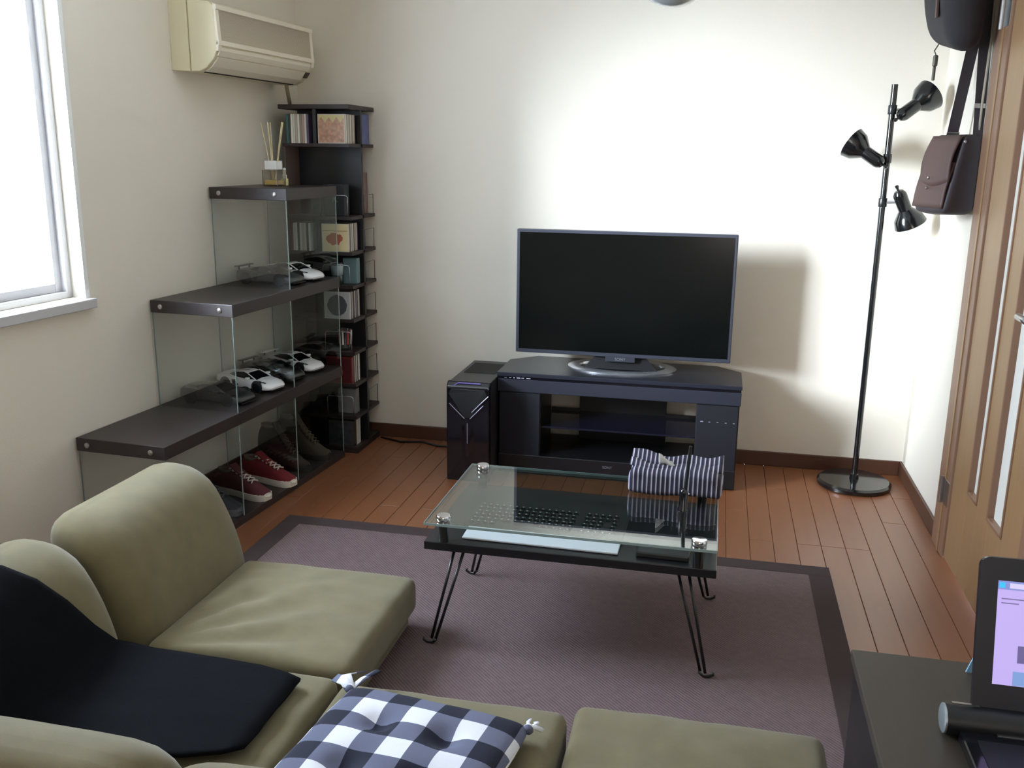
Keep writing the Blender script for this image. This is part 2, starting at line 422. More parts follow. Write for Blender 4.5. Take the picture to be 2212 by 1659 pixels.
# ------------------------------------------------------------------ floor sofa units
def wrinkle(p, amp, fx=0.0, fy=0.0):
    return amp*(noise.noise(Vector((p.x*5+fx, p.y*11+fy, 0.3)))+0.5*noise.noise(Vector((p.x*14+fx, p.y*26+fy, 2.1))))
SEATW, SEATD = 0.55, 0.56
def seat_mesh(seed):
    hx, hy, hz = SEATD/2, SEATW/2, 0.056
    def fn(q):
        t = max(0.0, q.z/hz)
        e = (1-(q.x/hx)**4)*(1-(q.y/hy)**4)
        dz = t*(0.012*e + wrinkle(q, 0.006, seed, seed*2)*(0.3+e))
        # creases fanning out from the back corner next to the backrest
        d = Vector((q.x+hx, q.y+hy)); a = math.atan2(d.y, d.x)
        dz += t*0.008*math.sin(a*16)*math.exp(-((d.length-0.28)/0.16)**2)
        return (q.x, q.y, q.z+dz)
    return MB().soft(0, 0, 0.104, hx, hy, hz, 0.028, 26, fn).mesh('seat', True)
def back_mesh(width, seed, lean=0.13):
    hx, hy, hz = 0.105, width/2, 0.215
    def fn(q):
        h = max(0.0, (q.z+hz)/(2*hz))
        w = 0.004*noise.noise(Vector((q.y*6+seed, q.z*7, q.x*3)))
        belly = 0.02*math.sin(PI*min(1, h))*(1 if q.x > 0 else 0)
        taper = 1.0-0.12*h
        return (q.x*taper + belly + w - lean*h**1.7, q.y, q.z + 0.012*(1-(q.y/hy)**2)*max(0, h-0.6))
    return MB().soft(0, 0, 0.245, hx, hy, hz, 0.088, 14, fn).mesh('backrest', True)
seatA, seatB = seat_mesh(1.0), seat_mesh(6.3)
backA, backB = back_mesh(SEATW, 0.0), back_mesh(SEATW, 4.0)
basem = MB().box(-SEATD/2+0.02, SEATD/2-0.025, -SEATW/2+0.012, SEATW/2-0.012, 0.0, 0.055).mesh('base')
def seam(parent):   # thin piped seam across the top of the backrest
    pts = [(0.07-0.2*(k/8.0)-0.07*(k/8.0), 0.10, 0.40+0.05*math.sin(PI*(0.25+0.5*k/8.0))) for k in range(9)]
    return None
def sofa_unit(loc, rz, label, smesh, bmesh_, two=False, wide=0.0):
    """local +x is the seat's front; the seat centre is the origin, backrest at -x"""
    t = thing('floor_sofa', label, 'sofa', loc, rz, 'low olive floor sofa units')
    put('base', basem, M_sofa, t, 0.01)
    put('seat', smesh, M_sofa, t)
    o = put('backrest', bmesh_, M_sofa, t); o.location = (-SEATD/2-0.095, wide*0.5, 0); o.scale = (1, 1+wide/SEATW, 1)
    if two:
        o = put('backrest', back2, M_sofa, t); o.location = (-0.06, -SEATW/2-0.095, 0); o.rotation_euler = (0, 0, PI/2)
    return t
back2 = back_mesh(0.69, 9.0)
sofa_unit((-1.098, 2.19, 0.0098), 0.0, 'olive floor sofa seat with bare wrinkled cushion beside the glass shelving', seatA, backA, False, 0.045)
sofa_unit((-1.108, 1.620, 0.0098), 0.0, 'olive corner floor sofa under the black throw', seatB, backB, True)
sofa_unit((-0.542, 1.600, 0.0098), PI/2, 'olive floor sofa carrying the checked seat cushion', seatB, backA)
sofa_unit((0.020, 1.640, 0.0098), PI/2, 'empty olive floor sofa beside the low dark desk', seatA, backB)

# black throw over the corner unit
def throw():
    prof = [(-1.70, 0.24), (-1.705, 0.34), (-1.68, 0.425), (-1.635, 0.477), (-1.585, 0.497), (-1.53, 0.478), (-1.485, 0.43), (-1.448, 0.36), (-1.418, 0.28), (-1.396, 0.215), (-1.365, 0.196), (-1.30, 0.192), (-1.20, 0.196), (-1.10, 0.198), (-1.0, 0.197), (-0.93, 0.193), (-0.895, 0.186)]
    n = len(prof); m = 26; b = MB(); R = []
    for j in range(m+1):
        row = []
        for i, (x, z) in enumerate(prof):
            t = i/(n-1)
            far = 1.53+0.33*min(1, max(0, (t-0.15)/0.45)) - 0.045*max(0, (t-0.6)/0.4)
            near = 1.335 if t < 0.6 else 1.345+0.2*(t-0.6)/0.4
            y = near+(far-near)*j/m
            dz = 0.004*noise.noise(Vector((x*9, y*9, 1.7))) + (0.003*noise.noise(Vector((x*24, y*24, 5))))
            row.append((x, y, z+0.006+dz))
        R.append(row)
    top = [[Vector(p) for p in r] for r in R]
    b.rings(R, cap=False, closed=False)
    o = b.build('throw_blanket', M_throw, None, smooth=True)
    s = o.modifiers.new('thick', 'SOLIDIFY'); s.thickness = 0.008; s.offset = 1.0
    return o
tag(throw(), 'black cloth draped over the corner sofa seat and its backrest', 'blanket')

# checked cushion
cu = thing('seat_cushion', 'navy and white checked seat cushion with tie ribbons', 'cushion', (-0.568, 1.545, 0.186), math.radians(-7.5))
def cfn(q):
    h = 0.215; e = (1-abs(q.x/h)**3.0)*(1-abs(q.y/h)**3.0)
    z = q.z*(0.35+0.95*max(0.0, e)**0.5)
    for cx in (-0.075, 0.075):
        for cy in (-0.075, 0.075):
            z -= 0.028*math.exp(-((q.x-cx)**2+(q.y-cy)**2)/0.0011)*(1 if q.z > 0 else 0)
    return (q.x, q.y, z+0.004*noise.noise(Vector((q.x*12, q.y*12, 0))))
MB().soft(0, 0, 0.026, 0.215, 0.215, 0.032, 0.03, 30, cfn).build('cushion_pad', M_ging, cu, smooth=True)
pip = MB(); P = []
for k in range(41):
    a = 2*PI*k/40; c, s_ = math.cos(a), math.sin(a); q = (abs(c)**8+abs(s_)**8)**(-1/8.0)
    P.append((0.213*q*c, 0.213*q*s_, 0.026+0.003*math.sin(a*7)))
pip.tube(P, 0.0035, 6).build('piping', M_white, cu, smooth=True)
def bow(x, y, flip, k):
    t = MB()
    t.ribbon([(x, y, 0.03), (x-flip*0.02*k, y+0.015*k, 0.034), (x-flip*0.045*k, y+0.03*k, 0.022)], (0.3, 1, 0.3), 0.016*k, 0.003)
    t.ribbon([(x, y, 0.03), (x-flip*0.025*k, y+0.03*k, 0.036), (x-flip*0.012*k, y+0.055*k, 0.026)], (1, 0.2, 0.3), 0.016*k, 0.003)
    t.ribbon([(x-flip*0.004, y+0.004, 0.03), (x+flip*0.004*k, y+0.03*k, 0.034), (x+flip*0.010*k, y+0.07*k, 0.024)], (1, -0.2, 0.2), 0.012*k, 0.003)
    t.ball((x-flip*0.004, y+0.004, 0.03), 0.012)
    return t.build('tie_ribbon', M_ging, cu, smooth=True)
bow(-0.21, 0.20, 1, 1.5); bow(0.21, 0.20, -1, 0.7)

# ------------------------------------------------------------------ glass coffee table
tb = thing('coffee_table', 'low coffee table with clear glass top over a black shelf board', 'table', (-0.355, 2.61, 0))
GX, GY0, GY1 = 0.402, -0.268, 0.262
MB().box(-GX, GX, GY0, GY1, 0.387, 0.395).build('glass_top', M_tglass, tb, bevel=0.001)
eg = MB().box(-GX-0.0006, GX+0.0006, GY0-0.0012, GY0, 0.3873, 0.3947).box(-GX-.0006, GX+.0006, GY1, GY1+.0012, .3873, .3947).box(-GX-.0012, -GX, GY0, GY1, .3873, .3947).box(GX, GX+.0012, GY0, GY1, .3873, .3947)
eg.build('glass_edge', M_gedge, tb)
MB().box(-0.410, 0.405, -0.248, 0.25, 0.305, 0.330).build('shelf_board', mat('black_board', (26, 24, 30), 0.35, var=0.1), tb, bevel=0.002)
for sx in (-1, 1):
    for sy in (-1, 1):
        cx, cy = sx*0.355, (-0.235 if sy < 0 else 0.222)
        p = MB().cyl((cx, cy, 0.330), (cx, cy, 0.387), 0.014, n=16).build('post', M_bmetal, tb, angle=40)
        MB().lathe([(0.020, 0.395), (0.021, 0.398), (0.021, 0.407), (0.019, 0.4095), (0.001, 0.41)], 20, (cx, cy, 0)).build('chrome_cap', M_chrome, p, angle=40)
        # hairpin leg
        tx, ty = sx*0.315, (-0.20 if sy < 0 else 0.205); fx, fy = sx*0.392, (-0.245 if sy < 0 else 0.232)
        l = MB()
        for o in (-0.020, 0.020):
            l.tube([(tx+o*0.8, ty+o*sy*0.5, 0.305), (fx-sx*0.006+o*0.35, fy-sy*0.004+o*0.2*sy, 0.022)], 0.0045, 8)
        arc = [(fx-sx*0.006+0.012*math.cos(a)+(0.016 if sx > 0 else -0.016)*0, fy+0.008*math.cos(a), 0.022-0.012*math.sin(a)) for a in [PI*k/8 for k in range(9)]]
        l.tube([(fx-sx*0.006-0.010*sx, fy-0.004, 0.026), (fx-sx*0.004, fy, 0.0128), (fx+sx*0.012, fy+0.002, 0.0132), (fx+sx*0.022, fy+0.002, 0.018), (fx+sx*0.022, fy+0.002, 0.026)], 0.0042, 8)
        lo = l.build('leg', M_bmetal, tb, smooth=True)
        MB().box(tx-0.034, tx+0.034, ty-0.022, ty+0.022, 0.292, 0.305).build('bracket', M_bmetal, lo, bevel=0.006)

# keyboard on the shelf board
kb = thing('keyboard', 'dark keyboard with long white palm rest on the table shelf', 'keyboard', (-0.445, 2.525, 0.330), math.radians(-1.0))
MB().box(-0.232, 0.232, -0.055, 0.150, 0.0, 0.012).build('keyboard_body', M_black, kb, bevel=0.003)
MB().prism([(-0.127, 0.001), (-0.127, 0.007), (-0.056, 0.013), (-0.056, 0.001)], -0.216, 0.230, 'x').build('palm_rest', mat('palm_white', (226, 226, 236), 0.35), kb, bevel=0.002)
km = MB().prism([(-0.0072, 0), (0.0072, 0), (0.0062, 0.006), (-0.0062, 0.006)], -0.0075, 0.0075, 'x').mesh('key')
def key_mat():
    k = NT('key_caps', 0.3); x, y, z = k.sep.outputs
    f = k.math('MULTIPLY', k.math('COMPARE', x, -0.002, 0.0022), k.math('MULTIPLY', k.math('COMPARE', y, 0.001, 0.0028), k.math('GREATER_THAN', z, 0.0055)))
    return k.out(k.mix(f, (24, 24, 28), (225, 228, 228)))
M_key = key_mat()
for r in range(6):
    for c in range(21):
        x = -0.215+c*0.0205+(0.003 if r % 2 else 0)
        if c in (15, 19) and r in (1, 2, 3): continue
        if c in (15,): continue
        if r == 0 and 4 <= c <= 9: continue
        o = put('key', km, M_key, kb); o.location = (x, -0.022+r*0.0255*1.08, 0.012)
MB().box(-0.090, 0.031, -0.0295, -0.0145, 0.012, 0.018).build('space_bar', M_key, kb, bevel=0.001)
tp = MB().box(-0.072, 0.072, -0.030, 0.055, 0, 0.016).build('touchpad_box', mat('charcoal_plastic', (44, 44, 46), 0.4), None, bevel=0.004)
tp.location = (-0.095, 2.425, 0.330); tp.rotation_euler = (0, 0, math.radians(-2))
tag(tp, 'small flat black box on the table shelf right of the keyboard', 'box')

# striped tissue box cover
ts = thing('tissue_box', 'navy striped fabric tissue box on the glass table', 'tissue box', (-0.083, 2.775, 0.395), math.radians(-2.5))
def tfn(q):
    w = 0.003*noise.noise(Vector((q.x*30, q.y*30, q.z*24)))
    pinch = 0.012*max(0, q.z/0.045)*(1 if abs(q.x) > 0.10 else 0)
    return (q.x+w-math.copysign(pinch, q.x), q.y+w*1.5, q.z+0.004*math.sin(q.x*22))
MB().soft(0, 0, 0.042, 0.142, 0.066, 0.040, 0.018, 16, tfn).build('fabric_cover', M_stripe, ts, smooth=True)
def flap(y, z, h, k, ph):
    R = []
    for i in range(31):
        x = -0.142+0.284*i/30; s_ = 0.006*math.sin(x*38+ph)
        d = 0.014*math.cos(PI*x/0.284)
        R.append([(x, y+s_-0.005, z-0.004), (x*0.99, y+k*0.5+s_, z+h*0.5-d*0.4), (x*0.985, y+k+s_*1.2, z+h-d+0.004*math.sin(x*50+ph))])
    o = MB().rings(R, cap=False, closed=False).build('cover_flap', M_stripe, ts, smooth=True)
    m = o.modifiers.new('t', 'SOLIDIFY'); m.thickness = 0.004
    return o
flap(0.016, 0.082, 0.032, 0.024, 0.0); flap(-0.020, 0.084, 0.010, 0.022, 1.4)
tis = MB(); R = []
for i in range(9):
    a = i/8.0
    R.append([(-0.052+0.050*a, -0.004+0.006*math.sin(a*6), 0.080), (-0.054+0.042*a+0.004*math.sin(a*5), -0.014+0.01*a, 0.096), (-0.054+0.022*a, -0.020+0.012*a, 0.122-0.026*a*a)])
o = tis.rings(R, cap=False, closed=False).build('tissue', M_white, ts, smooth=True); m = o.modifiers.new('t', 'SOLIDIFY'); m.thickness = 0.0015
# upright antenna
an = thing('antenna', 'slim black upright antenna on the glass in front of the tissue box', 'antenna', (-0.053, 2.615, 0.395))
MB().lathe([(0.016, 0), (0.016, 0.004), (0.0125, 0.010), (0.0115, 0.055), (0.010, 0.062), (0.006, 0.066)], 20).build('base', M_gblack, an, angle=40)
MB().lathe([(0.0062, 0.064), (0.0058, 0.12), (0.0048, 0.185), (0.0048, 0.196), (0.001, 0.199)], 14, axis=(0.06, 0, 1)).build('rod', M_black, an, angle=40)
MB().ball((0.014, -0.003, 0.052), 0.003).build('stud', M_chrome, an, smooth=True)

# ------------------------------------------------------------------ television
tv = thing('television', 'large black flat screen television on a chrome ring stand', 'television', (-0.392, 4.05, 0.4662))
MB().box(-0.474, 0.474, 0.0, 0.035, 0.066, 0.617).build('panel', M_bezel, tv, bevel=0.004)
MB().box(-0.460, 0.460, -0.0015, 0.004, 0.084, 0.604).build('screen', M_screen, tv)
MB().box(-0.30, 0.30, 0.035, 0.062, 0.10, 0.50).build('rear_housing', M_black, tv, bevel=0.01)
R = []
for k in range(49):
    a = 2*PI*k/48; ex, ey = math.cos(a), math.sin(a)
    R.append([((0.238+dr)*ex, 0.088+(0.152+dr)*ey, z) for dr, z in ((0.006, 0.0), (0.007, 0.005), (0.0, 0.009), (-0.030, 0.012), (-0.044, 0.009), (-0.046, 0.0))])
MB().rings(R, cap=False).build('ring_base', mat('satin_chrome', (222, 224, 230), 0.26, metal=0.9), tv, angle=35)
MB().add([(-0.10, 0.03, 0.075), (0.10, 0.03, 0.075), (0.165, 0.005, 0.010), (0.12, -0.030, 0.0095), (0, -0.046, 0.0095), (-0.12, -0.030, 0.0095), (-0.165, 0.005, 0.010), (-0.10, 0.05, 0.0), (0.10, 0.05, 0.0)],
         [(0, 6, 5, 4, 3, 2, 1), (0, 1, 8, 7), (1, 2, 8), (0, 7, 6), (2, 3, 4, 5, 6, 7, 8)]).build('foot_plate', mat('foot_black', (12, 12, 16), 0.45, spec=0.25), tv)
MB().box(-0.065, 0.065, -0.006, 0.02, 0.046, 0.070).build('logo_plate', mat('logo_plate', (46, 48, 56), 0.3), tv, bevel=0.002)
text('logo', 'SONY', 0.018, mat('logo_print', (120, 122, 128), 0.4), tv, (0, -0.0066, 0.058), (PI/2, 0, 0))

# ------------------------------------------------------------------ tv stand
st = thing('tv_stand', 'wide black television stand with soundbar front and glass shelf', 'tv stand', (0, 0, 0))
X0, X1, YFs = -0.920, 0.137, 3.915
poly = [(X0, YFs), (X1, YFs), (X1, 4.185), (0.025, 4.295), (-0.805, 4.295), (X0, 4.185)]
MB().prism(poly, 0.448, 0.466).build('top_board', mat('stand_top', (34, 36, 46), 0.28, coat=0.15), st, bevel=0.002)
MB().prism([(X0+.004, YFs+.006), (X1-.004, YFs+.006), (X1-.004, 4.18), (0.022, 4.288), (-0.80, 4.288), (X0+.004, 4.18)], 0.436, 0.448).build('top_trim', M_gblack, st)
MB().box(X0+0.002, X1-0.002, YFs+0.003, 4.05, 0.378, 0.436).build('soundbar', M_grille, st, bevel=0.003)
for a, c in ((X0+0.008, -0.722), (-0.048, X1-0.006)):
    pl = MB().prism([(a, YFs+0.012), (c, YFs+0.012), (c, 4.20), (a, 4.17)], 0.006, 0.378).build('speaker_column', M_black, st, bevel=0.003)
    MB().box(a+0.004, c-0.004, YFs+0.006, YFs+0.013, 0.085, 0.374).build('speaker_grille', mat('column_cloth', (17, 17, 27), 0.85, bump=0.4, bscale=900), pl, bevel=0.002)
MB().box(-0.722, -0.048, YFs+0.02, 4.24, 0.218, 0.226).build('glass_shelf', mat('smoked_glass', (22, 24, 40), 0.08, coat=0.5), st, bevel=0.001)
MB().prism([(X0+0.006, YFs+0.004), (X1-0.006, YFs+0.004), (X1-0.006, 4.17), (0.02, 4.28), (-0.80, 4.28), (X0+0.006, 4.17)], 0.004, 0.090).build('bottom_board', M_black, st, bevel=0.004)
MB().box(-0.592, -0.186, 4.235, 4.255, 0.090, 0.440).build('back_panel', M_black, st)
for a, c in ((-0.722, -0.590), (-0.188, -0.048)):
    MB().box(a, c, 4.215, 4.228, 0.226, 0.240).build('back_rail', M_black, st)
text('logo', 'SONY', 0.016, mat('logo_grey', (120, 120, 130), 0.4), st, (-0.418, YFs+0.0036, 0.060), (PI/2, 0, 0))
mk = mat('print_white', (178, 176, 196), 0.5)
for i, (dx, w, h) in enumerate(((0.012, 0.012, 0.0018), (0.034, 0.010, 0.0025), (0.054, 0.006, 0.004), (0.068, 0.017, 0.004), (0.090, 0.012, 0.002), (0.112, 0.018, 0.0025))):
    MB().box(X0+0.02+dx, X0+0.02+dx+w, YFs+0.0052, YFs+0.0062, 0.442-h/2, 0.442+h/2).build('print_mark', mk, st)
for i in range(5):
    MB().box(-0.028+i*0.034, -0.028+i*0.034+(0.008 if i else 0.012), YFs+0.0055, YFs+0.0062, 0.300, 0.302+0.0015*(i == 0)).build('print_mark', mk, st)

# ------------------------------------------------------------------ computer tower
pc = thing('computer_tower', 'black computer tower with angular Y-shaped front left of the television stand', 'computer', (-1.012, 3.765, 0))
MB().box(-0.092, 0.092, 0.03, 0.46, 0.012, 0.442).build('case', mat('pc_case', (40, 40, 44), 0.38), pc, bevel=0.003)
MB().prism([(-0.005, 0.0), (0.03, 0.0), (0.03, 0.447), (0.016, 0.447), (-0.005, 0.425)], -0.096, 0.096, 'x').build('front_panel', M_gblack, pc, bevel=0.006)
MB().add([(-0.075, -0.006, 0.415), (0.075, -0.006, 0.415), (0.085, -0.006, 0.395), (0.012, -0.014, 0.292), (-0.012, -0.014, 0.292), (-0.085, -0.006, 0.395), (-0.06, 0.004, 0.43), (0.06, 0.004, 0.43)],
         [(0, 1, 7, 6), (0, 5, 4, 3, 2, 1)]).build('front_shield', M_black, pc)
li = MB()
for p0, p1 in (((-0.080, -0.012, 0.352), (-0.012, -0.014, 0.288)), ((0.070, -0.012, 0.350), (0.012, -0.014, 0.288)), ((0.092, -0.010, 0.392), (0.020, -0.013, 0.318)), ((0, -0.012, 0.268), (0, -0.012, 0.175))):
    li.tube([p0, p1], 0.0018, 6)
li.build('light_strips', mat('strip_silver', (190, 190, 215), 0.2, metal=0.6), pc)
MB().add([(-0.012, -0.012, 0.29), (0.012, -0.012, 0.29), (0.006, -0.012, 0.02), (-0.006, -0.012, 0.02), (-0.03, -0.004, 0.29), (0.03, -0.004, 0.29), (0.03, -0.004, 0.02), (-0.03, -0.004, 0.02)],
         [(0, 3, 2, 1), (4, 7, 3, 0), (1, 2, 6, 5)]).build('spine', M_gblack, pc)
MB().ribbon([(-0.07, -0.002, 0.424), (-0.045, 0.006, 0.441), (0.055, 0.006, 0.441)], (0, 0.5, 0.4), 0.006, 0.002).build('top_trim', mat('violet_trim', (100, 90, 150), 0.3), pc)
MB().box(-0.072, 0.072, 0.20, 0.40, 0.442, 0.444).build('top_vent', M_dark, pc)
for x in (-0.07, 0.07):
    for y in (0.05, 0.42): MB().cyl((x, y, 0), (x, y, 0.013), 0.014).build('foot', M_black, pc)

# ------------------------------------------------------------------ floor lamp
LX, LY = 0.648, 4.135
la = thing('floor_lamp', 'black floor lamp with three adjustable spot heads in the corner', 'floor lamp', (LX, LY, 0))
MB().lathe([(0.150, 0), (0.156, 0.004), (0.156, 0.018), (0.146, 0.026), (0.02, 0.030), (0.016, 0.05), (0.0125, 0.052)], 40).build('base', M_lampblk, la, angle=35)
MB().cyl((0, 0, 0.03), (0, 0, 1.687), 0.0125, n=16).build('pole', M_lampblk, la, angle=40)
def head(zj, back, tip, yb, yt):
    A = Vector((back[0]-LX, yb, back[1])); B = Vector((tip[0]-LX, yt, tip[1])); d = (B-A).normalized(); L = (B-A).length
    p = MB().lathe([(0.004, -0.024), (0.017, -0.020), (0.025, -0.008), (0.027, 0.0), (0.027, L*0.48), (0.040, L*0.60), (0.056, L*0.75), (0.063, L*0.98), (0.064, L), (0.060, L), (0.050, L*0.80), (0.01, L*0.75)], 24, A, d).build('lamp_head', M_lampblk, la, angle=35)
    MB().cyl((0, 0, zj), A + d*0.03, 0.006, n=10).build('arm', M_steel, p)
    MB().lathe([(0.016, zj-0.018), (0.017, zj-0.016), (0.017, zj+0.016), (0.016, zj+0.018)], 16).build('collar', M_bmetal, p, angle=40)
    MB().lathe([(0.005, 0), (0.005, 0.012), (0.007, 0.013), (0.007, 0.022), (0.001, 0.024)], 10, A - d*0.022, -d).build('switch_knob', M_bmetal, p)
head(1.59, (0.688, 1.572), (0.790, 1.650), -0.02, 0.03)
head(1.40, (0.612, 1.388), (0.508, 1.462), -0.02, 0.03)
head(1.225, (0.706, 1.255), (0.762, 1.140), -0.035, -0.01)
cab = MB(); cab.tube([(LX-0.15, LY+0.03, 0.006), (LX-0.22, LY+0.06, 0.006), (0.40, 4.24, 0.006), (0.33, 4.19, 0.006), (0.25, 4.20, 0.006), (0.15, 4.26, 0.006), (0.05, 4.29, 0.006)], 0.004, 8)
cab.build('power_cord', M_black, la, smooth=True)
cb = MB().tube([(-1.60, 4.27, 0.006), (-1.48, 4.22, 0.006), (-1.38, 4.25, 0.006), (-1.28, 4.20, 0.006), (-1.18, 4.22, 0.006), (-1.10, 4.26, 0.006)], 0.005, 8).build('power_cable', M_black, None, smooth=True)
tag(cb, 'dark power cable lying along the back skirting left of the computer', 'cable')

# ------------------------------------------------------------------ pendant globe
pd = thing('pendant_lamp', 'grey glass globe pendant lamp at the top edge', 'lamp', (-0.178, 3.0, CEIL))
MB().ball((0, 0, -(CEIL-1.945)), 0.117, 32, 20).build('globe', mat('grey_globe', (150, 152, 150), 0.12, coat=0.5), pd, smooth=True)
MB().cyl((0, 0, -0.35), (0, 0, -0.02), 0.005, n=8).build('stem', M_bmetal, pd)
MB().lathe([(0.05, 0), (0.05, -0.02), (0.01, -0.03)], 20).build('ceiling_rose', M_bmetal, pd)
MB().lathe([(0.03, -0.345), (0.035, -0.35), (0.03, -0.36)], 16).build('globe_cap', M_bmetal, pd)

# ------------------------------------------------------------------ air conditioner on the left wall
ac = thing('air_conditioner', 'aged cream wall air conditioner above the shelving', 'air conditioner', (XC, YB, 0), LW)
A0, A1 = -0.955, -0.215
back = [(VW, 1.695), (VW, 1.945), (0.045, 1.945), (0.045, 1.690)]
MB().prism(back, A0-0.004, A1+0.004, 'y').build('rear_body', M_ac, ac, bevel=0.003)
front = [(0.047, 1.690), (0.047, 1.943), (0.135, 1.938), (0.160, 1.920), (0.168, 1.79), (0.164, 1.765), (0.148, 1.735), (0.115, 1.703), (0.085, 1.690)]
MB().prism(front, A0, A1, 'y').build('front_body', M_ac, ac, bevel=0.004)
MB().prism([(0.150, 1.934), (0.166, 1.924), (0.1745, 1.79), (0.170, 1.762), (0.160, 1.762), (0.160, 1.92)], A0+0.0, A0+0.022, 'y').prism([(0.150, 1.934), (0.166, 1.924), (0.1745, 1.79), (0.170, 1.762), (0.160, 1.762), (0.160, 1.92)], A1-0.022, A1, 'y').box(0.155, 0.1705, A0, A1, 1.908, 1.926).box(0.16, 0.1755, A0, A1, 1.782, 1.800).build('front_frame', M_acf, ac, bevel=0.002)
gr = MB()
for k in range(26):
    z = 1.803+k*0.0041; v = 0.1665-(z-1.79)*0.045
    gr.box(v-0.006, v+0.0035, A0+0.022, A1-0.022, z, z+0.0024)
o = gr.build('intake_slats', M_slat, ac); o['kind'] = 'stuff'
MB().prism([(0.1725, 1.776), (0.1705, 1.764), (0.158, 1.744), (0.1555, 1.747), (0.165, 1.766), (0.167, 1.778)], A0+0.014, A1-0.03, 'y').build('trim_strip', M_acf, ac, bevel=0.001)
MB().prism([(0.157, 1.741), (0.130, 1.708), (0.100, 1.690), (0.098, 1.694), (0.127, 1.713), (0.152, 1.744)], A0+0.02, A1-0.05, 'y').build('air_flap', M_acf, ac, bevel=0.001)
MB().box(0.082, 0.098, A0+0.03, A1-0.06, 1.6875, 1.6905).build('outlet_slot', M_dark, ac)
MB().prism([(0.1565, 1.740), (0.140, 1.718), (0.138, 1.720), (0.154, 1.742)], A1-0.045, A1-0.01, 'y').build('receiver_window', mat('amber_dark', (70, 56, 48), 0.3), ac)
MB().tube([(0.04, -0.235, 1.70), (0.035, -0.215, 1.66), (0.02, -0.17, 1.60)], 0.009, 8).build('drain_hose', mat('hose_beige', (150, 138, 112), 0.6), ac, smooth=True)

# ------------------------------------------------------------------ stepped glass shelving along the left wall
sh = thing('glass_shelving', 'stepped dark wood shelving with clear glass end panels', 'shelving', (XC, YB, 0), LW)
VB, VF, UF = -0.024, 0.330, 0.347
US = (0.785, 1.210, 1.655); ZT = (1.256, 0.852, 0.441); TK = 0.047
for u, z in zip(US, ZT):
    bd = MB().box(VB, VF, -u, -UF, z-TK, z).build('shelf_board', M_dwood, sh, bevel=0.002)
    for v in (VB+0.045, VF-0.055):
        MB().lathe([(0.0095, 0), (0.0095, 0.003), (0.006, 0.005), (0.001, 0.0052)], 16, (v, -u, z-TK/2), (0, -1, 0)).build('bolt', M_steel, bd, angle=40)
MB().box(VB, VF, -US[2], -UF, 0.0, 0.030).build('bottom_board', M_dwood, sh, bevel=0.002)
def pane(u, z0, z1):
    p = MB().box(VB+0.006, VF-0.006, -u+0.001, -u+0.007, z0, z1).build('glass_panel', M_glass, sh)
    MB().box(VF-0.006, VF-0.0045, -u+0.0012, -u+0.0068, z0, z1).build('glass_edge', M_gedge, p)
    MB().box(VB+0.0045, VB+0.006, -u+0.0012, -u+0.0068, z0, z1).build('glass_edge', M_gedge, p)
for u, top in ((US[0], 0), (UF+0.008, 0), (US[1], 1), (US[2], 2)):
    lev = [0.030]+[q for q in (ZT[2]-TK, ZT[2], ZT[1]-TK, ZT[1], ZT[0]-TK)]
    for z0, z1, lv in ((0.030, ZT[2]-TK, 2), (ZT[2], ZT[1]-TK, 1), (ZT[1], ZT[0]-TK, 0)):
        if lv >= top: pane(u, z0, z1)

# ------------------------------------------------------------------ low desk and laptop on the right
dk = thing('low_desk', 'low dark brown desk at the right edge under the laptop', 'desk', (0, 0, 0))
MB().box(0.342, 0.865, 1.02, 1.980, 0.325, 0.350).build('desk_top', mat('desk_top', (60, 52, 44), 0.5, var=0.12, vscale=5, stretch=(12, 1, 1)), dk, bevel=0.003)
MB().box(0.350, 0.372, 1.05, 1.970, 0.010, 0.325).build('side_panel', M_black, dk)
MB().box(0.835, 0.857, 1.05, 1.970, 0.0, 0.325).build('side_panel', M_black, dk)
MB().box(0.372, 0.835, 1.94, 1.960, 0.05, 0.325).build('back_panel', M_black, dk)

# ------------------------------------------------------------------ laptop and small things on the desk
lp = thing('laptop', 'open black laptop showing a pale web page on the low desk', 'laptop', (0.47, 1.690, 0.350))
MB().box(0.02, 0.385, -0.26, 0.0, 0.004, 0.026).build('laptop_base', M_gblack, lp, bevel=0.004)
MB().box(0.045, 0.36, -0.17, -0.05, 0.026, 0.028).build('keyboard_deck', M_black, lp)
hb = MB().cyl((0.0, 0.006, 0.031), (0.385, 0.006, 0.031), 0.029, n=28).build('hinge_barrel', M_black, lp, angle=40)
MB().lathe([(0.0275, 0.0), (0.0275, 0.003), (0.024, 0.005), (0.001, 0.0055)], 28, (0.0, 0.006, 0.031), (-1, 0, 0)).build('silver_cap', mat('cap_silver', (190, 200, 205), 0.3, metal=0.7), hb, angle=40)
MB().box(0.012, 0.06, 0.012, 0.018, 0.058, 0.0605).build('hinge_trim', M_steel, hb); MB().box(0.085, 0.385, -0.026, -0.022, 0.026, 0.0275).build('deck_trim', M_steel, lp)
scr = bpy.data.objects.new('display_lid', None)
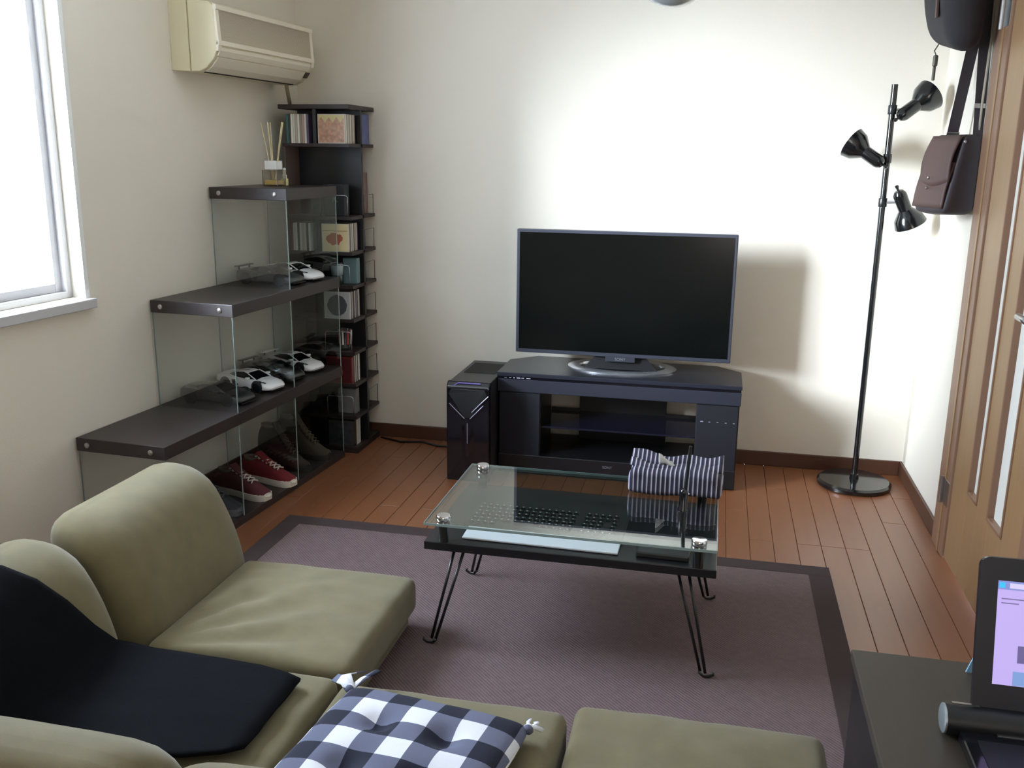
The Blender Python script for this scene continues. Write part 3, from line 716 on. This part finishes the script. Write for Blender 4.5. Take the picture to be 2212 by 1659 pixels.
def lid():
    ang = math.radians(14); c, s = math.cos(ang), math.sin(ang)
    def T(x, h, d): return (x, 0.010+h*s+d*c, 0.050+h*c-d*s)
    hx0, hx1, H, r = 0.046, 0.45, 0.290, 0.018
    out = []
    for (cx, cy, a0) in ((hx1-r, H-r, 0), (hx0+r, H-r, 90), (hx0+r*.3, r*.3, 180), (hx1-r*.3, r*.3, 270)):
        rr = r if cy > 0.1 else r*.3
        for k in range(6):
            a = math.radians(a0+18*k); out.append((cx+rr*math.cos(a), cy+rr*math.sin(a)))
    n = len(out); b = MB()
    b.add([T(x, h, 0.0) for x, h in out]+[T(x, h, 0.012) for x, h in out], [tuple(range(n)), tuple(range(n, 2*n))[::-1]]+[(i, (i+1) % n, n+(i+1) % n, n+i) for i in range(n)])
    L = b.build('display_lid', mat('lid_black', (26, 24, 34), 0.3), lp)
    def rect(x0, x1, h0, h1, d, name, m, par):
        q = MB().add([T(x0, h0, d), T(x1, h0, d), T(x1, h1, d), T(x0, h1, d)], [(0, 1, 2, 3)]); return q.build(name, m, par)
    S = rect(0.078, 0.40, 0.055, 0.248, -0.0006, 'screen', mat('screen_page', (120, 110, 150), 0.4, emit=((205, 185, 255), 0.42)), L)
    rect(0.078, 0.40, 0.232, 0.248, -0.0010, 'browser_bar', mat('screen_bar', (90, 90, 120), 0.4, emit=((150, 165, 245), 0.35)), S)
    rect(0.080, 0.090, 0.235, 0.245, -0.0013, 'page_icon', mat('screen_icon', (60, 190, 240), 0.4, emit=((40, 180, 250), 0.4)), S)
    rect(0.098, 0.40, 0.235, 0.2445, -0.0013, 'address_field', mat('screen_field', (120, 116, 140), 0.4, emit=((225, 215, 255), 0.45)), S)
    for k, (x1, h) in enumerate(((0.13, 0.214), (0.115, 0.206))): rect(0.085, x1, h, h+0.0022, -0.0013, 'text_line', mat('screen_text', (90, 90, 120), 0.4, emit=((150, 135, 200), 0.25)), S)
    rect(0.118, 0.16, 0.098, 0.13, -0.0013, 'page_picture', mat('screen_pic', (90, 90, 120), 0.4, emit=((130, 115, 185), 0.25)), S)
    rect(0.112, 0.16, 0.056, 0.082, -0.0013, 'page_banner', mat('screen_ban', (90, 90, 120), 0.4, emit=((140, 185, 250), 0.35)), S)
    return L
bpy.data.objects.remove(scr); lid()
o = MB().add([(0, 0, 0), (0.09, 0, 0), (0.09, 0.03, 0.10), (0.045, 0.03, 0.10), (0, 0.004, 0), (0.09, 0.004, 0), (0.09, 0.034, 0.10), (0.045, 0.034, 0.10)],
             [(0, 1, 2, 3), (7, 6, 5, 4), (0, 4, 5, 1), (1, 5, 6, 2), (2, 6, 7, 3), (3, 7, 4, 0)]).build('paper_card', mat('pale_blue_card', (150, 195, 225), 0.5), None)
o.location = (0.566, 1.935, 0.350); tag(o, 'pale blue card leaning behind the laptop screen', 'card')

# ------------------------------------------------------------------ bags on the wall beside the door
SRZ = math.radians(18)
_unr = Matrix.Rotation(-SRZ, 3, 'Z')
sa = thing('satchel', 'brown leather satchel hanging by its strap beside the door', 'bag', (0.788, 3.705, 1.21), SRZ); sa.scale = (0.92, 0.64, 1)
def sfn(q):
    h = (q.z+0.135)/0.27; k = 1.0-0.42*h
    return (0.075-(0.075-q.x)*k, q.y*(1-0.05*h), q.z+0.010*math.cos(q.y*7)*(0 if h > .5 else -1))
MB().soft(0, 0, 0.140, 0.066, 0.165, 0.135, 0.028, 10, sfn).build('bag_body', M_leather2, sa, smooth=True)
# front flap in three lobes following the slanted face
def face(y0, y1, z0, z1, off, name, m, tabs=0.0):
    R = []
    for i in range(13):
        t = i/12.0; y = y0+(y1-y0)*t; row = []
        for j in range(9):
            s = j/8.0; z = z0+(z1-z0)*s - tabs*math.sin(PI*t)*(1-s)
            hh = max(0.0, min(1.0, z/0.27)); x = 0.075-(0.075+0.066)*(1.0-0.42*hh)-off*(0.4+0.6*math.sin(PI*min(1, max(0.05, s))))
            row.append((x, y*(1-0.05*hh), z))
        R.append(row)
    o = MB().rings(R, cap=False, closed=False).build(name, m, sa, smooth=True)
    md = o.modifiers.new('t', 'SOLIDIFY'); md.thickness = 0.006; return o
face(-0.150, 0.165, 0.02, 0.18, 0.012, 'front_pocket', M_leather)
face(-0.155, 0.150, 0.115, 0.272, 0.026, 'flap', M_leather, 0.02)
for y, z, off in ((-0.01, 0.125, 0.042), (0.02, 0.088, 0.026), (-0.16, 0.25, 0.0), (-0.145, 0.20, -0.01)):
    hh = z/0.27; x = 0.075-0.141*(1-0.42*hh)-off
    MB().ball((x+0.004, y, z), 0.006, 8, 5).build('rivet', M_steel, sa, smooth=True)
hook = _unr @ Vector((0.066, -0.04, 0.80)); _wd = _unr @ Vector((1, 0, 0))
for (p0, y, bz) in ((Vector((0.050, 0.125, 0.250)), 0.125, 0.29), (Vector((0.054, -0.140, 0.250)), -0.140, 0.38)):
    pts = [p0 + (hook-p0)*t for t in (0, .15, .3, .5, .7, .85, 1)]
    o = MB().ribbon(pts, _wd, 0.044, 0.005).build('strap', M_leather2, sa)
    q = p0+(hook-p0)*((bz-0.262)/(0.80-0.262)); d = (hook-p0).normalized()
    MB().ribbon([q-d*0.008+Vector((0, -0.004, 0)), q+d*0.008+Vector((0, -0.004, 0))], _wd, 0.050, 0.007).build('buckle', M_steel, o, bevel=0.001)
# second bag, hung above
sb = thing('shoulder_bag', 'dark rounded bag hanging above the satchel at the top edge', 'bag', (0.745, 3.69, 1.775))
def bfn(q):
    h = (q.z+0.19)/0.38; k = 0.78+0.25*math.sin(PI*min(1, h*0.8+0.15))
    return (0.07-(0.07-q.x)*(0.75+0.3*math.sin(PI*min(1, h*.9))), q.y*k+0.02*h, q.z+(0.03 if h < .5 else 0)*(q.y/0.2))
MB().soft(0, 0, 0.19, 0.068, 0.205, 0.19, 0.06, 10, bfn).build('bag_body', mat('charcoal_canvas', (46, 44, 48), 0.8, var=0.15, vscale=30, bump=0.3, bscale=400), sb, smooth=True)
MB().ribbon([(-0.068, -0.10, 0.30), (-0.078, -0.10, 0.20), (-0.072, -0.095, 0.09)], (0.1, 1, 0), 0.045, 0.006).build('closure_tab', M_leather, sb)
MB().ribbon([(-0.081, -0.085, 0.215), (-0.081, -0.085, 0.24)], (0, 1, 0), 0.010, 0.004).build('buckle', M_steel, sb)
kc = MB().tube([(-0.02, 0.06, 0.03), (-0.035, 0.07, 0.0), (-0.03, 0.062, -0.015)], 0.0022, 6)
kc.soft(-0.03, 0.062, -0.035, 0.008, 0.010, 0.020, 0.006, 3).soft(-0.03, 0.066, -0.078, 0.005, 0.007, 0.024, 0.004, 3)
kc.build('key_charm', mat('charm_grey', (96, 94, 84), 0.4, metal=0.5), sb)
wh = thing('coat_hook', 'steel coat hook on the wall above the satchel', 'hook', (XR, 3.705, 2.02))
MB().box(-0.006, 0.0, -0.02, 0.02, -0.05, 0.06).build('hook_plate', M_steel, wh, bevel=0.002)
MB().tube([(-0.004, 0, 0.02), (-0.03, 0, -0.008), (-0.055, 0, -0.004), (-0.062, 0, 0.02)], 0.005, 8).build('hook_arm', M_steel, wh, smooth=True)
cd_ = MB().tube([(0.862, 3.655, 2.0), (0.864, 3.64, 1.8), (0.860, 3.636, 1.60), (0.862, 3.64, 1.50)], 0.004, 8).build('hanging_cord', mat('beige_cord', (176, 166, 150), 0.8), None, smooth=True)
tag(cd_, 'thin beige cord hanging on the wall between bags and door casing', 'cord')

# ------------------------------------------------------------------ model cars
def make_car(name, label, u, v, z, rgb, wing, turn=-9.0, L=0.285, paintrough=0.25):
    p = W(u, v, z); t = thing(name, label, 'model car', p, LW+math.radians(turn), 'model cars on the glass shelving')
    paint = mat('paint_%d_%d' % (rgb[0], int(paintrough*100)), rgb, paintrough, coat=0.5)
    S = [(-.50, .047, .050, .020), (-.47, .055, .056, .014), (-.40, .061, .060, .011), (-.28, .063, .061, .010), (-.12, .0615, .056, .010), (.05, .0615, .052, .010), (.20, .063, .0495, .010), (.32, .062, .045, .010), (.40, .059, .040, .010), (.46, .052, .033, .011), (.49, .043, .027, .013), (.50, .034, .024, .015)]
    R = []
    for x, w, h, zb in S:
        zm = zb+(h-zb)*0.55
        R.append([(x*L, y, q) for y, q in ((-w*.86, zb), (-w, zb+.006), (-w*1.0, zm), (-w*.93, h-.004), (-w*.70, h), (0, h+.0025), (w*.70, h), (w*.93, h-.004), (w, zm), (w, zb+.006), (w*.86, zb))])
    MB().rings(R).build('body', paint, t, angle=50)
    G = []
    for x, w, z0, z1, wt in ((-.30, .046, .055, .0575, .044), (-.16, .050, .052, .0715, .038), (-.02, .051, .050, .0745, .037), (.08, .050, .049, .0685, .038), (.23, .044, .0475, .0485, .042)):
        G.append([(x*L, y, q) for y, q in ((-w, z0), (-wt, z1), (0, z1+.0012), (wt, z1), (w, z0))])
    MB().rings(G).build('windows', M_gblack, t, angle=40)
    Rf = []
    for x, w, z1 in ((-.42, .030, .0615), (-.28, .034, .0645), (-.16, .0375, .0725), (-.02, .0365, .0755), (.05, .0365, .0728)):
        Rf.append([(x*L, -w, z1-.002), (x*L, -w*.9, z1), (x*L, w*.9, z1), (x*L, w, z1-.002)])
    MB().rings(Rf).build('roof', paint, t)
    for s in (-1, 1):
        MB().tube([(.05*L, s*.0368, .0722), (.15*L, s*.0425, .060), (.235*L, s*.046, .049)], .0022, 6).build('pillar', paint, t)
        MB().soft(.13*L, s*.064, .056, .008, .008, .0045, .003, 2).build('mirror', paint, t, smooth=True)
        MB().add([(.34*L, s*.056, .0455), (.41*L, s*.050, .0402), (.405*L, s*.040, .0415), (.36*L, s*.047, .0450)], [(0, 1, 2, 3)]).build('headlight', M_gblack, t)
        MB().box(.462*L, .488*L, s*.030-.012, s*.030+.012, .013, .025).build('intake', M_dark, t, bevel=.002)
        MB().add([(-.17*L, s*.0625, .045), (-.08*L, s*.0618, .047), (-.10*L, s*.0622, .020), (-.15*L, s*.063, .022)], [(0, 1, 2, 3)]).build('side_scoop', M_dark, t)
        for x in (-.29, .29):
            w = MB().lathe([(.019, -.012), (.0235, -.010), (.0235, .010), (.019, .012), (.001, .0118)], 20, (x*L, s*.054, .0236), (0, s, 0)).build('wheel', M_black, t, angle=40)
            MB().lathe([(.0165, 0), (.0165, .0012), (.004, .0025), (.001, .0027)], 10, (x*L, s*.0655, .0236), (0, s, 0)).build('rim', mat('rim_dark', (52, 52, 56), 0.3, metal=0.7), w)
            MB().lathe([(.0275, 0), (.0275, .0012), (.001, .0013)], 20, (x*L, s*.0625, .0245), (0, s, 0)).build('wheel_arch', M_dark, t)
    MB().box(.475*L, .507*L, -.046, .046, .0095, .0125).build('splitter', M_black, t, bevel=.001)
    if wing:
        wo = MB().box(-.50*L, -.43*L, -.056, .056, .0695, .0740).build('rear_wing', paint, t, bevel=.001)
        for s in (-1, 1): MB().box(-.475*L, -.455*L, s*.036-.002, s*.036+.002, .055, .070).build('wing_post', M_black, wo)
    return t
WHT, BLK, GRY = (236, 236, 238), (22, 22, 24), (58, 58, 62)
zl, zm_ = ZT[2], ZT[1]
make_car('model_car', 'plain black low model car nearest the camera on the lowest long shelf', 1.075, 0.155, zl, BLK, False, -2, 0.285, 0.45)
make_car('model_car', 'white model car between the two black cars on the lower shelf', 0.845, 0.160, zl, WHT, False)
make_car('model_car', 'black model car with a rear wing between two white cars', 0.655, 0.150, zl, BLK, True, -9, 0.285, 0.3)
make_car('model_car', 'white model car with a tall rear wing at the far end of the lower shelf', 0.475, 0.150, zl, WHT, True)
make_car('model_car', 'dark grey model car with a rear wing on the middle shelf', 0.640, 0.155, zm_, GRY, True, -4, 0.285, 0.4)
make_car('model_car', 'white model car on the middle shelf below the reed diffuser', 0.490, 0.175, zm_, WHT, False)

# ------------------------------------------------------------------ shoes on the bottom board
def make_shoe(name, label, cat, u, v, turn, up, sole, lace, hi, group):
    t = thing(name, label, cat, W(u, v, 0.030), LW+math.radians(turn), group)
    mu = mat('shoe_%d_%d' % (up[0], up[1]), up, 0.85, var=0.15, vscale=30, bump=0.3, bscale=400)
    ms = mat('sole_%d' % sole[0], sole, 0.7, var=0.05)
    out = [(-.140, .018), (-.132, .028), (-.11, .034), (-.06, .034), (-.01, .033), (.04, .039), (.08, .043), (.11, .042), (.130, .034), (.142, .020)]
    MB().rings([[(x, -w, 0.0), (x, -w*1.03, .012), (x, -w, .026), (x, w, .026), (x, w*1.03, .012), (x, w, 0.0)] for x, w in out]).build('sole', ms, t, angle=40)
    hts = [(-.134, .024, .070 if not hi else .15), (-.122, .030, .088 if not hi else .172), (-.09, .033, .094 if not hi else .180), (-.05, .032, .098 if not hi else .182), (-.02, .0315, .096 if not hi else .15), (.02, .034, .083 if not hi else .10), (.06, .038, .066 if not hi else .075), (.095, .039, .050), (.122, .035, .040), (.138, .022, .030)]
    R = []
    for x, w, h in hts:
        R.append([(x, w*math.copysign(abs(math.cos(a))**0.75, math.cos(a)), .020+(h-.020)*math.sin(a)**0.8) for a in [PI*k/10 for k in range(11)]])
    MB().rings(R, closed=False, cap=False).build('upper', mu, t, smooth=True)
    top = .095 if not hi else .182
    MB().rings([[(-.082+.040*math.cos(a)*k, .0235*math.sin(a)*k, top+dz) for a in [2*PI*j/18 for j in range(18)]] for k, dz in ((1.0, -.012), (1.05, .004), (.85, .005), (.75, -.018))]).build('collar', mat('shoe_lining', (120, 108, 100) if not hi else (40, 34, 30), 0.9), t, smooth=True)
    MB().ribbon([(.04, 0, .076 if not hi else .09), (-.01, 0, .10 if not hi else .15), (-.045, 0, .122 if not hi else .20)], (0, 1, 0), .036, .005).build('tongue', mu, t)
    if not hi:
        MB().rings([[(x, w*math.cos(a)*1.02, .018+(h-.014)*math.sin(a)**.9) for a in [PI*k/8 for k in range(9)]] for x, w, h in ((.108, .0405, .034), (.125, .036, .032), (.141, .022, .022), (.147, .008, .012))], closed=False, cap=False).build('toe_cap', ms, t, smooth=True)
    la_ = MB()
    for k in range(6 if not hi else 8):
        f = k/5.0 if not hi else k/7.0
        x = .072-.10*f; h = (.066+.036*f) if not hi else (.074+.095*f)
        for s in (-1, 1):
            la_.tube([(x, -s*.019, h-.001), (x-.008, 0, h+.007), (x-.018, s*.020, h+.005)], .0032, 6)
    la_.build('laces', mat('lace_%d' % lace[0], lace, 0.8), t, smooth=True)['kind'] = 'stuff'
    return t
RED, CRM, LAC = (112, 26, 34), (222, 214, 200), (205, 196, 186)
g = 'red canvas sneakers on the bottom shelf'
make_shoe('sneaker', 'red canvas sneaker with white laces, the one nearer the glass shelving far end', 'shoe', 0.830, 0.205, -10, RED, CRM, LAC, False, g)
make_shoe('sneaker', 'red canvas sneaker with white laces, the one partly behind the sofa backrest', 'shoe', 1.005, 0.190, -12, (92, 40, 46), CRM, LAC, False, g)
g = 'dark boots on the bottom shelf'
make_shoe('boot', 'dark brown lace-up boot on the bottom shelf beside the red sneakers', 'boot', 0.640, 0.175, -14, (46, 36, 32), (30, 26, 24), (70, 62, 54), True, g)
make_shoe('boot', 'olive brown boot at the far end of the bottom shelf', 'boot', 0.475, 0.185, -6, (58, 50, 38), (34, 30, 26), (76, 70, 56), True, g)
g = 'dark shoes behind the sofa'
make_shoe('sneaker', 'grey sneaker on the bottom shelf between the red pair and the shelf end', 'shoe', 1.190, 0.17, -6, (60, 60, 66), (96, 96, 100), (110, 110, 112), False, g)
make_shoe('sneaker', 'dark sneaker nearest the end of the bottom shelf behind the glass', 'shoe', 1.380, 0.17, -6, (36, 38, 38), (70, 66, 60), (80, 78, 74), False, g)

# ------------------------------------------------------------------ reed diffuser on the top shelf
rd = thing('reed_diffuser', 'square glass reed diffuser with white cap and pale sticks', 'diffuser', W(0.565, 0.150, ZT[0]), LW)
MB().soft(0, 0, .034, .034, .034, .034, .005, 3).build('bottle', glass_mat('bottle_glass', (0.82, 0.80, 0.74), 0.08), rd)
MB().box(-.029, .029, -.029, .029, .006, .026).build('liquid', mat('amber_liquid', (206, 176, 92), 0.15), rd, bevel=.003)
MB().box(-.027, .027, -.027, .027, .069, .106).build('cap', M_white, rd, bevel=.002)
fr_ = MB()
for sx in (-1, 1):
    for sy in (-1, 1): fr_.box(sx*.034-.0012, sx*.034+.0012, sy*.034-.0012, sy*.034+.0012, 0, .068)
fr_.build('bottle_edges', mat('bronze_edge', (110, 92, 70), 0.4), rd)['kind'] = 'stuff'
for (dx, dy, k) in ((-.055, .03, 1), (-.042, .05, 1), (-.016, .02, 1), (-.008, -.01, 1), (.040, .0, 1), (.050, -.025, 1)):
    MB().tube([(dx*.15, dy*.15, .03), (dx*1.35, dy*1.35, .262)], .0022, 6).build('reed', mat('reed', (214, 200, 158), 0.7), rd)
vb = thing('small_bottle', 'small bottle with white pump beside the reed diffuser', 'bottle', W(0.505, 0.165, ZT[0]), LW)
MB().soft(0, 0, .016, .013, .013, .016, .005, 3).build('vial', mat('vial_yellow', (220, 214, 150), 0.2), vb, smooth=True)
MB().lathe([(.010, .032), (.010, .045), (.007, .048), (.007, .075), (.001, .077)], 14).build('pump', M_white, vb, angle=40)

# ------------------------------------------------------------------ disc tower
tw = thing('disc_tower', 'tall dark wood disc rack tower in the corner', 'rack', (0, 0, 0))
TX0, TX1, TY0, TY1 = -1.940, -1.622, 4.008, 4.312
lev = [0.030, 0.184, 0.341, 0.494, 0.648, 0.804, 0.958, 1.118, 1.437]
for z in lev: MB().box(TX0, TX1, TY0, TY1, z-0.016, z).build('shelf', M_twood, tw, bevel=0.0015)
MB().box(TX0-0.012, TX1+0.006, TY0-0.006, TY1, 1.584, 1.604).build('top_board', M_twood, tw, bevel=0.002)
MB().box(TX0, TX1, TY0, TY1, 0.0, 0.014).build('plinth', M_twood, tw)
MB().box(TX0+0.012, TX1, 4.150, 4.168, 0.030, 1.584).build('core_panel', M_black, tw)
MB().box(-1.80, -1.782, 4.168, TY1, 0.030, 1.584).build('rear_divider', M_twood, tw)
MB().box(TX0, TX0+0.012, TY0+0.004, TY1, 0.030, 1.421).build('side_panel', mat('tower_side', (92, 76, 68), 0.55), tw)
for z0, z1 in ((1.437, 1.584), (0.958, 1.102), (0.648, 0.788), (0.341, 0.478), (0.030, 0.168)):
    MB().box(-1.792, -1.776, TY0+0.004, 4.150, z0, z1).build('divider', M_black, tw)
M_wire = mat('wire', (200, 200, 205), 0.25, metal=0.8)
for z in (1.118, 0.804, 0.494, 0.184):
    MB().tube([(-1.770, TY0+.006, z), (-1.770, TY0+.006, z+.085), (-1.762, TY0+.006, z+.093), (-1.648, TY0+.006, z+.093), (-1.640, TY0+.006, z+.085), (-1.640, TY0+.006, z)], .0018, 6).build('wire_guard', M_wire, tw, smooth=True)
for z in (1.118, 0.958, 0.804, 0.648, 0.494, 0.341, 0.184):
    MB().tube([(TX1-.004, 4.185, z), (TX1-.004, 4.185, z+.09), (TX1-.004, 4.30, z+.09), (TX1-.004, 4.30, z)], .0014, 6).build('side_wire', mat('wire_dark', (110, 108, 106), 0.3, metal=0.7), tw, smooth=True)

cdm = MB().box(-0.0048, 0.0048, 0, 0.128, 0, 0.126).mesh('case')      # spine towards -y
cdf = MB().box(0, 0.128, -0.0048, 0.0048, 0, 0.126).mesh('case')      # cover towards -y
SP = [(206, 204, 196), (228, 226, 218), (70, 66, 62), (150, 140, 126), (186, 176, 160), (96, 86, 110), (176, 150, 140), (60, 110, 110), (130, 60, 60), (214, 208, 180)]
spm = [mat('disc_case_%d' % i, c, 0.25) for i, c in enumerate(SP)]
def disc_copy(me, m):
    o = bpy.data.objects.new('disc_case', me.copy()); o.data.materials.clear(); o.data.materials.append(m); COL.objects.link(o); return o
meshes_by = {}
def disc(me, k, loc, label, group, name='disc_case'):
    key = (me.name, k)
    if key not in meshes_by:
        q = me.copy(); q.materials.clear(); q.materials.append(spm[k]); meshes_by[key] = q
    o = bpy.data.objects.new(name, meshes_by[key]); COL.objects.link(o); o.location = loc
    return tag(o, label, 'disc case', group)
CN = ['pale grey', 'white', 'charcoal', 'taupe', 'beige', 'mauve', 'dusty pink', 'teal', 'red', 'cream']
ORD = ['first', 'second', 'third', 'fourth', 'fifth', 'sixth', 'seventh', 'eighth', 'ninth', 'tenth', 'eleventh']
def spines(z, n, order, where):
    for i in range(n):
        disc(cdm, order[i % len(order)], (TX0+0.022+i*0.0108, TY0+0.012, z), '%s disc spine, %s from left in the row %s' % (CN[order[i % len(order)]], ORD[i], where), 'disc spines %s' % where)
def stack(z, n, order, where, covermat, coverlabel, x0=-1.770):
    for i in range(n):
        y = TY0+0.012+i*0.0108
        if i == 0:
            t = thing('disc_case', coverlabel, 'disc case', (x0, y, z))
            o = disc(cdf, order[0], (0, 0, 0), '', None, 'case'); o.parent = t
            for q in ('label', 'category'): del o[q]
            MB().box(0.004, 0.124, -0.0058, -0.0046, 0.004, 0.122).build('cover_print', covermat, t)
        else:
            disc(cdf, order[i % len(order)], (x0, y, z), '%s disc case, %s one behind %s' % (CN[order[i % len(order)]], ORD[i-1], where), 'discs stacked behind %s' % where)
def cov_mosaic():
    k = NT('cover_mosaic', 0.35); x, y, z = k.sep.outputs
    v = k.vor(70); c = k.mix(v.outputs['Distance'], (206, 140, 110), (120, 66, 44))
    n = k.noise(40); c = k.mix(k.math('MULTIPLY', n, 0.7), c, (196, 170, 140))
    tri = k.math('GREATER_THAN', z, k.math('ADD', 0.088, k.math('MULTIPLY', k.math('PINGPONG', x, 0.018), 1.4)))
    c = k.mix(tri, c, (190, 176, 120)); return k.out(c)
def cov_leaf():
    k = NT('cover_leaf', 0.4); x, y, z = k.sep.outputs
    d = k.math('SQRT', k.math('ADD', k.math('POWER', k.math('SUBTRACT', x, 0.062), 2.0), k.math('MULTIPLY', k.math('POWER', k.math('SUBTRACT', z, 0.058), 2.0), 2.2)))
    f = k.math('LESS_THAN', k.math('ADD', d, k.math('MULTIPLY', k.noise(90), 0.03)), 0.055)
    c = k.mix(f, (226, 206, 158), (180, 96, 66)); line = k.math('COMPARE', z, 0.094, 0.0012)
    return k.out(k.mix(line, c, (130, 100, 80)))
def cov_ring():
    k = NT('cover_ring', 0.3); x, y, z = k.sep.outputs
    d = k.math('SQRT', k.math('ADD', k.math('POWER', k.math('SUBTRACT', x, 0.064), 2.0), k.math('POWER', k.math('SUBTRACT', z, 0.063), 2.0)))
    e = k.math('ADD', d, k.math('MULTIPLY', k.noise(70), 0.012))
    c = k.mix(k.math('LESS_THAN', e, 0.054), (196, 198, 200), (62, 66, 72))
    return k.out(k.mix(k.math('MULTIPLY', k.noise(120), 0.5), c, (120, 124, 130)))
def cov_red():
    k = NT('cover_red', 0.35); x, y, z = k.sep.outputs
    d = k.math('SQRT', k.math('ADD', k.math('POWER', k.math('SUBTRACT', x, 0.05), 2.0), k.math('POWER', k.math('SUBTRACT', z, 0.055), 2.0)))
    ring = k.math('COMPARE', d, 0.026, 0.005)
    c = k.mix(k.noise(30), (104, 34, 36), (60, 24, 28)); return k.out(k.mix(ring, c, (190, 150, 110)))
spines(1.437, 10, [7, 2, 1, 0, 4, 1, 3, 6, 0, 5], "at the tower's top")
spines(0.958, 9, [8, 0, 1, 2, 1, 4, 0, 2, 1], 'left of the leaf cover')
stack(1.437, 11, [4, 1, 3, 0, 4, 6, 1, 3, 4, 0, 6], 'the orange mosaic cover', cov_mosaic(), 'disc case with an orange mosaic cover on the top shelf of the tower')
stack(0.958, 11, [9, 6, 5, 0, 3, 1, 2, 4, 6, 0, 5], 'the red leaf cover', cov_leaf(), 'disc case with a cream cover and red leaf')
stack(0.648, 11, [0, 5, 4, 5, 2, 0, 5, 3, 5, 0, 4], 'the round silver cover', cov_ring(), 'disc case with a silver cover and dark round emblem')
stack(0.341, 10, [8, 8, 2, 0, 2, 1, 2, 0, 1, 2], 'the dark red cover', cov_red(), 'disc case with a dark red cover in the lower tower')
stack(0.030, 8, [2, 2, 2, 9, 1, 0, 1, 0], 'the dark picture cover', mat('cover_dark', (60, 60, 66), 0.4, var=0.9, vscale=40), 'disc case with a dark picture cover at the foot of the tower')
o = MB().box(-0.002, 0.002, 0, 0.12, 0, 0.135).build('picture_card', mat('blue_art', (96, 104, 150), 0.4, var=0.5, vscale=24), None); o.location = (-1.640, 4.180, 1.437)
tag(o, 'blue picture sleeve facing sideways on the top shelf of the tower', 'picture')
o = MB().box(-0.006, 0.006, 0, 0.11, 0, 0.190).build('film_case', mat('film_art', (120, 92, 92), 0.35, var=0.9, vscale=22), None); o.location = (-1.655, 4.180, 1.118)
tag(o, 'tall film case with dark picture on the right side of the tower', 'film case')
bx = thing('gift_box', 'dark box marked with a pale letter behind the upper wire guard', 'box', (-1.715, 4.070, 1.118))
MB().box(-0.05, 0.05, -0.03, 0.03, 0, 0.14).build('box_body', mat('charcoal_card', (40, 44, 48), 0.6), bx, bevel=0.002)
text('letter', 'K', 0.045, mat('letter_grey', (96, 100, 100), 0.6), bx, (0.005, -0.0306, 0.075), (PI/2, 0, 0))
def tumbler(loc, label, m, striped):
    t = thing('tumbler', label, 'glass', loc)
    MB().lathe([(0.026, 0), (0.027, 0.004), (0.031, 0.10), (0.0295, 0.10), (0.0255, 0.012), (0.001, 0.011)], 24).build('glass_wall', m, t, angle=40)
    if striped:
        for k in range(8):
            a = 2*PI*k/8
            MB().tube([(0.0285*math.cos(a), 0.0285*math.sin(a), 0.03), (0.0312*math.cos(a), 0.0312*math.sin(a), 0.095)], 0.0042, 6).build('stripe', mat('stripe_red' if k % 2 else 'stripe_white', (176, 60, 62) if k % 2 else (220, 212, 206), 0.4), t)
    else:
        MB().lathe([(0.0272, 0.045), (0.0300, 0.090)], 24).build('print_band', mat('pale_print', (206, 214, 216), 0.3), t, smooth=True)
    return t
M_tumb = glass_mat('tumbler_glass', (0.8, 0.84, 0.84), 0.12)
tumbler((-1.715, 4.050, 0.804), 'clear tumbler with pale band behind the wire guard beside a teal box', M_tumb, False)
o = MB().box(-0.034, 0.034, -0.02, 0.02, 0, 0.118).build('teal_box', mat('teal_card', (106, 134, 140), 0.5, var=0.1), None, bevel=0.002); o.location = (-1.668, 4.110, 0.804)
tag(o, 'grey teal carton standing behind the clear tumbler', 'box')
tumbler((-1.690, 4.060, 0.494), 'red and white striped tumbler behind the wire guard', M_tumb, True)
o = MB().box(-0.045, 0.045, -0.025, 0.025, 0, 0.120).build('grey_box', mat('grey_card', (120, 122, 124), 0.5, var=0.3, vscale=30), None, bevel=0.002); o.location = (-1.690, 4.080, 0.184)
tag(o, 'grey carton behind the lowest wire guard of the tower', 'box')
